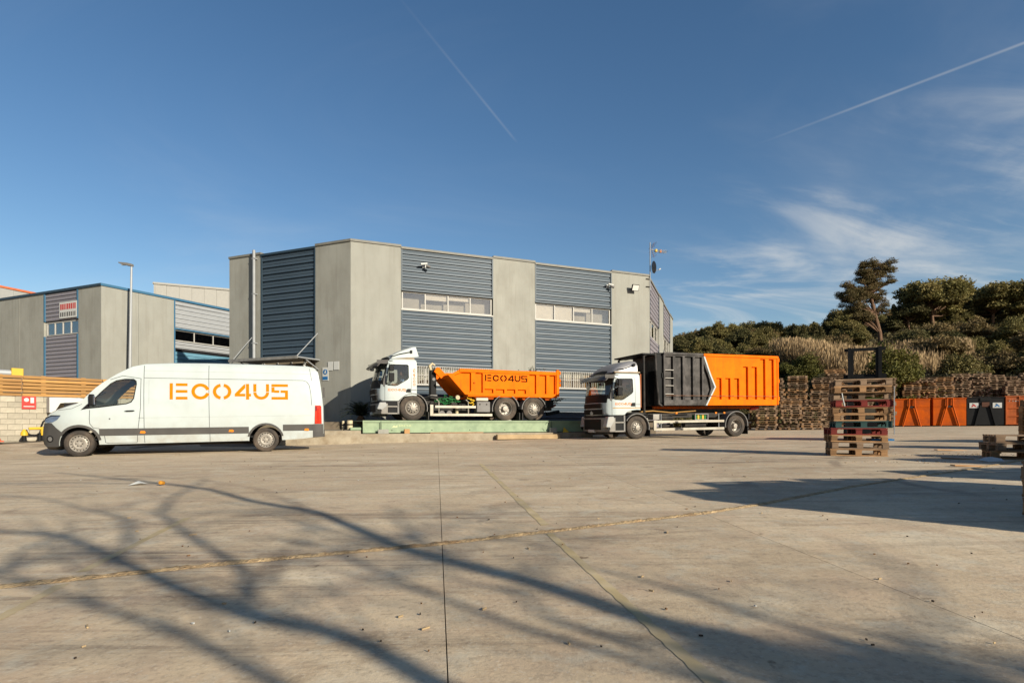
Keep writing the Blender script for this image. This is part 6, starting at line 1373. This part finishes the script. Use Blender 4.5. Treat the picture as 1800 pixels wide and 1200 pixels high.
kind('umbrella', 'stone pine', lobes(1, 26, 2.8, 2.7, 5.2, 1.0, 1.6, .72), 32000, .15, PINE, 4.0, .22, 1)
kind('umbrella2', 'stone pine', lobes(2, 22, 2.3, 2.3, 4.5, .9, 1.4, .75), 26000, .145, PINE2, 3.4, .2, 2)
kind('round', 'round pine', lobes(3, 15, 1.9, 1.4, 4.4, .8, 1.35, .85), 17000, .14, PINE, 2.8, .18, 3)
kind('round2', 'round pine', lobes(4, 14, 2.1, 1.0, 3.6, .8, 1.3, .8), 16000, .14, BROWNF, 2.2, .18, 4)
kind('conic', 'young pine', [(0.1*math.sin(i), .1*math.cos(i*2), 1+i*.55, 1.25-.16*i, 1.25-.16*i, .55) for i in range(7)], 12000, .14, PINE2, 4.0, .14, 5)
kind('bright', 'bushy pine', lobes(6, 22, 1.9, .5, 3.4, .6, 1.0, .95), 30000, .095, BRIGHTF, 2.2, .14, 6)
kind('bush', 'bush', lobes(7, 9, 1.3, .2, 1.2, .6, .95, .8), 9000, .11, PINE2, .8, .08, 7)
kind('bush2', 'bush', lobes(8, 9, 1.4, .3, 1.4, .5, .9, .8), 9000, .11, SCRUB, .9, .08, 8)
kind('thicket', 'thicket', lobes(9, 16, 2.1, .4, 2.9, .8, 1.2, .9), 14000, .13, foliage_mat('shade_toned_thicket_leaves', (.050, .045, .020), (.085, .070, .030)), 1.8, .1, 9)  # leaf colour darkened to stand for the shade under the reeds
def tree(k, X, Y, s, label, cat='tree', group=None, rz=None, sz=None, z=None, nm=None):
    lab, cr, tr = KINDS[k]
    if label.startswith('*'): label = {'umbrella': 'flat-topped', 'umbrella2': 'dark flat-topped', 'round': 'rounded olive', 'round2': 'brownish rounded', 'conic': 'dark pointed', 'bush': 'low dark', 'bush2': 'scrubby brown', 'bright': 'bright green', 'thicket': 'dense dark'}[k]+label[1:]
    t = thing(nm or {'umbrella': 'stone_pine', 'umbrella2': 'stone_pine', 'bush': 'bush', 'bush2': 'bush', 'thicket': 'bush'}.get(k, 'pine_tree'), label, cat, (X, Y, hill_z(X, Y) if z is None else z), random.uniform(0, 6.28) if rz is None else rz, group)
    t.scale = (s, s, s*(sz or 1))
    for n_, me in (('crown', cr), ('trunk', tr)): o = bpy.data.objects.new(n_, me); COL.objects.link(o); o.parent = t
    return t
def px(x, Y): return (x-900)/1000*Y
def hill_trees():
    rnd = random.Random(12)
    # ridge line, left part: small stone pines in a row
    for i, x in enumerate((1196, 1214, 1233, 1246, 1262, 1280, 1305, 1322, 1345, 1362, 1378)):
        Y = 98+rnd.uniform(-4, 4); tree(rnd.choice(('umbrella', 'umbrella2')), px(x, Y), Y, rnd.uniform(.50, .78), '* small pine on the distant ridge right of the warehouse', group='stone pines along the far ridge')
    for i in range(26):
        x = 1190+i*24; Y = 96+rnd.uniform(-5, 5); tree(rnd.choice(('round', 'round2', 'conic', 'round')), px(x, Y), Y, rnd.uniform(.6, .95), '* tree closing the skyline of the hill', group='trees on the skyline')
    for x in (1395, 1412, 1430, 1449, 1458, 1470, 1490): Y = 92+rnd.uniform(-4, 4); tree(rnd.choice(('conic', 'round', 'conic')), px(x, Y), Y, rnd.uniform(.60, .95), '* pine on the rising ridge left of the tall leaning pine', group='dark pines on the middle ridge')
    # slope fill
    for i in range(58):
        x = 1185+rnd.random()*330; Y = rnd.uniform(64, 94); k = rnd.choice(('round', 'round2', 'umbrella2', 'round', 'conic', 'bush')); tree(k, px(x, Y), Y, rnd.uniform(.45, .80), '* tree among the dense wood on the hillside behind the container truck', group='pines on the hillside')
    for i in range(46):
        x = 1500+rnd.random()*520; Y = rnd.uniform(66, 92); k = rnd.choice(('round', 'round2', 'umbrella2', 'bush', 'conic', 'bush2')); tree(k, px(x, Y), Y, rnd.uniform(.5, .8), '* tree in the wood on the hill above the yard containers', group='pines on the right hand hill')
    # big right group
    tree('umbrella', px(1640, 84), 84, 1.30, 'broad stone pine with the widest crown right of the leaning pine', rz=.4); tree('umbrella2', px(1598, 84), 84, .80, 'dark pine tucked left of the broad stone pine', rz=1.4)
    tree('umbrella', px(1745, 88), 88, 1.15, 'second stone pine with a flat crown near the right edge', rz=2.2); tree('umbrella2', px(1700, 90), 90, .9, 'small stone pine between the two broad ones'); tree('umbrella', px(1815, 86), 86, 1.3, 'stone pine cut by the right edge of the view')
    tree('round', px(1785, 72), 72, 1.05, 'large dark pine in front at the right edge', rz=.9); tree('round2', px(1655, 76), 76, 1.0, 'brownish young pine below the broad stone pine'); tree('round2', px(1705, 76), 76, 1.0, 'brownish young pine below the second stone pine'); tree('conic', px(1570, 84), 84, .9, 'dark conical pine at the foot of the leaning pine')
    for i in range(14): Y = rnd.uniform(57, 66); x = 1640+rnd.random()*330; tree(rnd.choice(('bush', 'bush2', 'round2')), px(x, Y), Y, rnd.uniform(.7, 1.1), '* bush on the slope above the black container', 'bush', 'dark bushes on the right slope')
    # hedge along the foot of the slope
    for i in range(46): Y = 50.5+rnd.uniform(-1, 2.5); x = 1200+i*17+rnd.uniform(-6, 6); tree(rnd.choice(('bush', 'bush2', 'bush')), px(x, Y), Y, rnd.uniform(.7, 1.0), '* bush in the hedge along the foot of the slope', 'bush', 'bushes of the dark hedge')
    for i in range(40):
        Y = 55+rnd.uniform(-2, 4); x = 1190+i*19+rnd.uniform(-8, 8)
        if 1370 < x < 1660: continue
        tree(rnd.choice(('bush2', 'bush', 'round')), px(x, Y), Y, rnd.uniform(.7, 1.1), '* growth standing low on the hillside above the hedge', 'bush', 'scrub bushes low on the hillside')
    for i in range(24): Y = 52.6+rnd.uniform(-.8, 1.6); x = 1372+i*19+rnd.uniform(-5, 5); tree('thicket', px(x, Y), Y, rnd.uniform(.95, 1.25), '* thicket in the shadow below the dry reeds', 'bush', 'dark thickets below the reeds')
    z = hill_z(px(1575, 49), 49)
    tree('bright', px(1572, 48.5), 48.5, 1.30, 'bright green bushy pine behind the forklift mast', rz=1, z=z+.3, sz=1.25); tree('bright', px(1612, 49.5), 49.5, .85, 'small bright green pine beside the bushy one', rz=2, z=z-.2); tree('bright', px(1405, 58), 58, .9, 'rounded olive green pine above the orange container', rz=3)
hill_trees()
def leaning_pine():
    Y = 80; X = px(1549, Y); t = thing('tall_pine', 'tall leaning pine standing above the ridge on the right', 'tree', (X, Y, hill_z(X, Y)-1.0)); t.scale = (1.0, 1.0, 1.22)
    rnd = random.Random(9); P = [Vector((0, 0, 0)), Vector((-.2, 0, 2.4)), Vector((-.9, 0, 4.6)), Vector((-1.5, 0, 6.8)), Vector((-1.7, .1, 8.6)), Vector((-1.3, 0, 10.0))]
    mb = MB().tube(P, [.32, .28, .24, .19, .13, .05], 10)
    L = []
    for (x0, x1, z0, z1, n) in ((-2.9, 1.2, 7.9, 10.4, 62), (-3.4, .3, 6.2, 8.2, 24), (-5.8, -3.0, 6.2, 8.0, 22), (-5.2, -2.0, 5.0, 6.6, 16), (-4.4, -1.4, 3.8, 5.4, 14), (-3.6, -1.2, 3.0, 4.2, 8), (-.6, .9, 4.2, 6.9, 9)):
        for _ in range(n): q = rnd.uniform(.38, .72); L.append((rnd.uniform(x0, x1), rnd.uniform(-1.0, 1.0), rnd.uniform(z0, z1), q*1.15, q, q*.75))
    for l in L:
        c = Vector(l[:3]); s = min(P[1:], key=lambda q: (q-c).length+abs(q.z-c.z+1.2)); mb.tube([s, s.lerp(c, .5)+Vector((0, 0, .1)), c], [.09, .06, .02], 5)
    mb.build('trunk', BARK, t); LP = foliage_mat('leaning_pine_needles', (0.17, 0.135, 0.048), (0.28, 0.18, 0.075), .8); me = leaf_mesh('crown', L, 56000, .10, LP, 5, .30, .25); o = bpy.data.objects.new('crown', me); COL.objects.link(o); o.parent = t
leaning_pine()
def reeds():
    r = np.random.default_rng(5); k = 34000; x = 1380+r.random(k)*330; Y = 55.5+r.random(k)*11
    keep = (Y > 55.5+(1500-x).clip(0)*.05) & (Y > 55.5+(x-1600).clip(0)*.08); x = x[keep]; Y = Y[keep]; k = len(x); X = (x-900)/1000*Y
    Z = np.array([hill_z(a, b) for a, b in zip(X, Y)]); h = 1.5+1.9*r.random(k); a = r.random(k)*6.28; lean = .2+.75*r.random(k); top = np.stack([X+np.cos(a)*lean*h*.5-lean*h*.35, Y+np.sin(a)*lean*h*.4, Z+h], 1); b = np.stack([X, Y, Z-.1], 1)
    w = np.stack([np.cos(a+1.5), np.sin(a+1.5), np.zeros(k)], 1)*(.014+.02*r.random(k))[:, None]; mid = (b+top)/2+np.array([0, 0, .12])
    V = np.empty((k, 5, 3)); V[:, 0] = b-w; V[:, 1] = b+w; V[:, 2] = mid+w; V[:, 3] = top; V[:, 4] = mid-w
    # plume
    c = top; s = .16; V2 = np.empty((k, 4, 3)); V2[:, 0] = c-np.array([0, 0, .28]); V2[:, 1] = c+w*1.6; V2[:, 2] = c+np.array([0, 0, .22]); V2[:, 3] = c-w*1.6
    vs = np.concatenate([V.reshape(-1, 3), V2.reshape(-1, 3)]); me = bpy.data.meshes.new('reeds'); n1 = 5*k; me.vertices.add(len(vs)); me.vertices.foreach_set('co', vs.reshape(-1)); me.loops.add(len(vs)); me.loops.foreach_set('vertex_index', np.arange(len(vs)))
    me.polygons.add(2*k); st = np.concatenate([np.arange(k)*5, n1+np.arange(k)*4]); me.polygons.foreach_set('loop_start', st); me.polygons.foreach_set('loop_total', np.concatenate([np.full(k, 5), np.full(k, 4)])); me.update(); me.validate(); me.materials.append(REED)
    o = bpy.data.objects.new('dry_reeds', me); COL.objects.link(o); tag(o, 'tall dry brown reeds covering the bank above the pallets', 'reeds', kind='stuff')
reeds()
def scrub_cover():
    r = np.random.default_rng(8); k = 60000; a = .24+r.random(k)*.95; Y = 51+r.random(k)**1.3*50; X = a*Y; Z = np.array([hill_z(p, q) for p, q in zip(X, Y)])+r.random(k)*.7
    C = np.stack([X, Y, Z], 1); u = r.normal(size=(k, 3)); u /= np.linalg.norm(u, axis=1)[:, None]; w = np.cross(u, r.normal(size=(k, 3))); w /= np.linalg.norm(w, axis=1)[:, None]; s = (.16+.22*r.random(k))[:, None]
    V = np.empty((k, 4, 3)); V[:, 0] = C-u*s; V[:, 1] = C+w*s*.5; V[:, 2] = C+u*s; V[:, 3] = C-w*s*.5
    me = bpy.data.meshes.new('scrub'); me.vertices.add(4*k); me.vertices.foreach_set('co', V.reshape(-1)); me.loops.add(4*k); me.loops.foreach_set('vertex_index', np.arange(4*k)); me.polygons.add(k); me.polygons.foreach_set('loop_start', np.arange(k)*4); me.polygons.foreach_set('loop_total', np.full(k, 4)); me.update(); me.validate(); me.materials.append(SCRUB)
    o = bpy.data.objects.new('hill_scrub', me); COL.objects.link(o); tag(o, 'low scrub carpeting the hillside', 'scrub', kind='stuff')
scrub_cover()
for i, (x, z) in enumerate(((1467, 652), (1540, 0))[:1]):
    t = thing('thin_pole', 'thin metal pole with a round tip above the far pallets', 'pole', (px(1468, 46), 46, 0)); MB().tube([(0, 0, 0), (0, 0, 5.0)], .03, 6).build('pole', STEEL, t); MB().lathe([(.001, -.07), (.07, 0), (.001, .07)], (0, 0, 5.05), 10, axis='z').build('tip', PAPER, t)

# ------------------------------------------------------------------ bare tree behind the camera whose shadow falls across the yard
def shadow_tree():
    Lh = Vector((SUN_H.x, SUN_H.y, 0)); k = math.tan(SUN_EL)
    def up(p, h): q = Vector((p[0], p[1], 0))+Lh*(h/k); return Vector((q.x, q.y, h+g(*p)))
    t = thing('bare_tree', 'bare tree beside the camera, seen only by its branch shadows on the concrete', 'tree'); rnd = random.Random(14)
    br = [([(1.9, .9), (1.05, 1.75), (.81, 2.07), (.48, 2.42), (.09, 2.91), (-.37, 3.35), (-.75, 3.75), (-1.78, 5.23), (-2.78, 6.05), (-3.79, 7.15), (-4.82, 7.91), (-8.06, 10.07)], 2.6, 6.4, .078, .020),
          ([(.75, .7), (-.25, 1.79), (-.55, 2.11), (-.77, 2.27), (-1.15, 2.45), (-1.59, 2.79), (-2.3, 3.38), (-3.38, 4.28), (-3.89, 4.42), (-6.0, 5.3)], 2.3, 5.4, .062, .020),
          ([(-1.15, 2.45), (-1.5, 3.2), (-2.3, 4.1), (-3.3, 5.3), (-3.9, 6.6), (-4.6, 8.6)], 3.6, 5.6, .034, .010),
          ([(.2, .5), (-.69, 1.75), (-1.25, 2.2), (-1.9, 2.6), (-2.9, 3.2), (-4.5, 3.9)], 2.2, 4.9, .040, .010),
          ([(1.35, 1.35), (.62, 1.76), (.0, 2.3), (-.3, 2.62), (-.55, 2.9), (-1.1, 3.6), (-1.9, 4.3)], 2.8, 5.0, .030, .010),
          ([(1.2, 1.1), (.52, 1.95), (.17, 2.35), (.0, 2.75), (-.35, 3.0), (-.5, 3.6)], 2.8, 4.6, .030, .008),
          ([(1.9, .9), (1.45, 1.75), (1.05, 2.3), (.80, 2.75), (.3, 3.3)], 2.7, 4.4, .040, .010), ([(1.9, .9), (1.2, 1.6), (.75, 1.95), (.45, 2.1), (.1, 2.35)], 2.7, 3.9, .045, .012), ([(1.05, 1.75), (1.7, 2.3), (2.1, 3.0), (2.2, 3.9)], 3.0, 4.2, .016, .007), ([(2.0, .8), (1.9, 1.6), (1.5, 2.0), (1.3, 2.2)], 2.6, 3.6, .035, .012),
          ([(-2.3, 3.38), (-3.3, 4.9), (-5.2, 6.4), (-8, 7.6)], 4.6, 5.8, .022, .008), ([(-4.82, 7.91), (-6.5, 8.2), (-9, 8.4)], 5.6, 6.3, .024, .01),
          ([(-.37, 3.35), (-.9, 4.6), (-1.2, 5.6)], 3.9, 4.9, .022, .008), ([(-1.78, 5.23), (-2.6, 5.3), (-3.6, 5.4)], 4.6, 5.3, .020, .008)]
    mains = [br[0], br[1], br[3], br[4]]
    for q in range(15):
        pts, h0, h1, r0, r1 = mains[q % 4]; i = rnd.randrange(3, len(pts)-1); f = i/(len(pts)-1); p = pts[i]; a = rnd.uniform(1.7, 2.9) if q % 3 else rnd.uniform(.9, 1.7); Ln = rnd.uniform(1.0, 3.2)*(.4+f*.8)
        br.append(([p]+[(p[0]+math.cos(a+rnd.uniform(-.12, .12))*Ln*t_, p[1]+math.sin(a+rnd.uniform(-.12, .12))*Ln*t_) for t_ in (.3, .65, 1)], h0+(h1-h0)*f+.01, h0+(h1-h0)*f+rnd.uniform(.2, .9), rnd.uniform(.009, .016), .005))
    roots = []; cols = MB(); trunk = MB()
    base = up((1.9, .9), 2.6); foot = Vector((base.x+.5, base.y-.5, 0)); foot.z = g(foot.x, foot.y)
    for pts, h0, h1, r0, r1 in br:
        n = len(pts); P = []; acc = [0]
        for i in range(1, n): acc.append(acc[-1]+math.dist(pts[i], pts[i-1]))
        for i, p in enumerate(pts): P.append(up(p, h0+(h1-h0)*(acc[i]/acc[-1])))
        if h0 < 3 and len(pts) > 4: P.insert(0, foot+Vector((0, 0, min(1.9, h0-.5)))); rs = [r0*1.3]+[r0+(r1-r0)*acc[i]/acc[-1] for i in range(n)]
        else: rs = [r0+(r1-r0)*acc[i]/acc[-1] for i in range(n)]
        mb = MB().tube(P, rs, 8)
        for q in range(int(acc[-1]*2.4)):
            i = rnd.randrange(max(1, n//3), len(P)); a = P[i-1].lerp(P[i], rnd.random()); d = (P[i]-P[i-1]).normalized()+Vector((rnd.gauss(0, .6), rnd.gauss(0, .6), rnd.gauss(0, .5))); d.normalize(); b = a+d*rnd.uniform(.3, .7); c = b+(d+Vector((rnd.gauss(0, .4), rnd.gauss(0, .4), .2))).normalized()*rnd.uniform(.3, .6); mb.tube([a, b, c], [.008, .005, .003], 5)
        mb.build('limb', BARK, t, smooth=True)
    MB().tube([foot-Vector((0, 0, .3)), foot+Vector((-.05, .03, 1.0)), foot+Vector((0, 0, 1.9)), base], [.22, .17, .15, .10], 12).build('trunk', BARK, t, smooth=True)
    tl = [up((1.25+rnd.uniform(-.4, .5), 1.95+rnd.uniform(-.22, .16)), rnd.uniform(3.1, 3.7)) for _ in range(8)]
    me = leaf_mesh('shadow_leaf_tufts', [(*q, .22, .22, .12) for q in tl], 900, .035, BROWNF, 3, .5, .1); o = bpy.data.objects.new('shadow_leaf_tufts', me); COL.objects.link(o); o.parent = t  # unseen leaf tufts added to throw a dark patch on the concrete
shadow_tree()
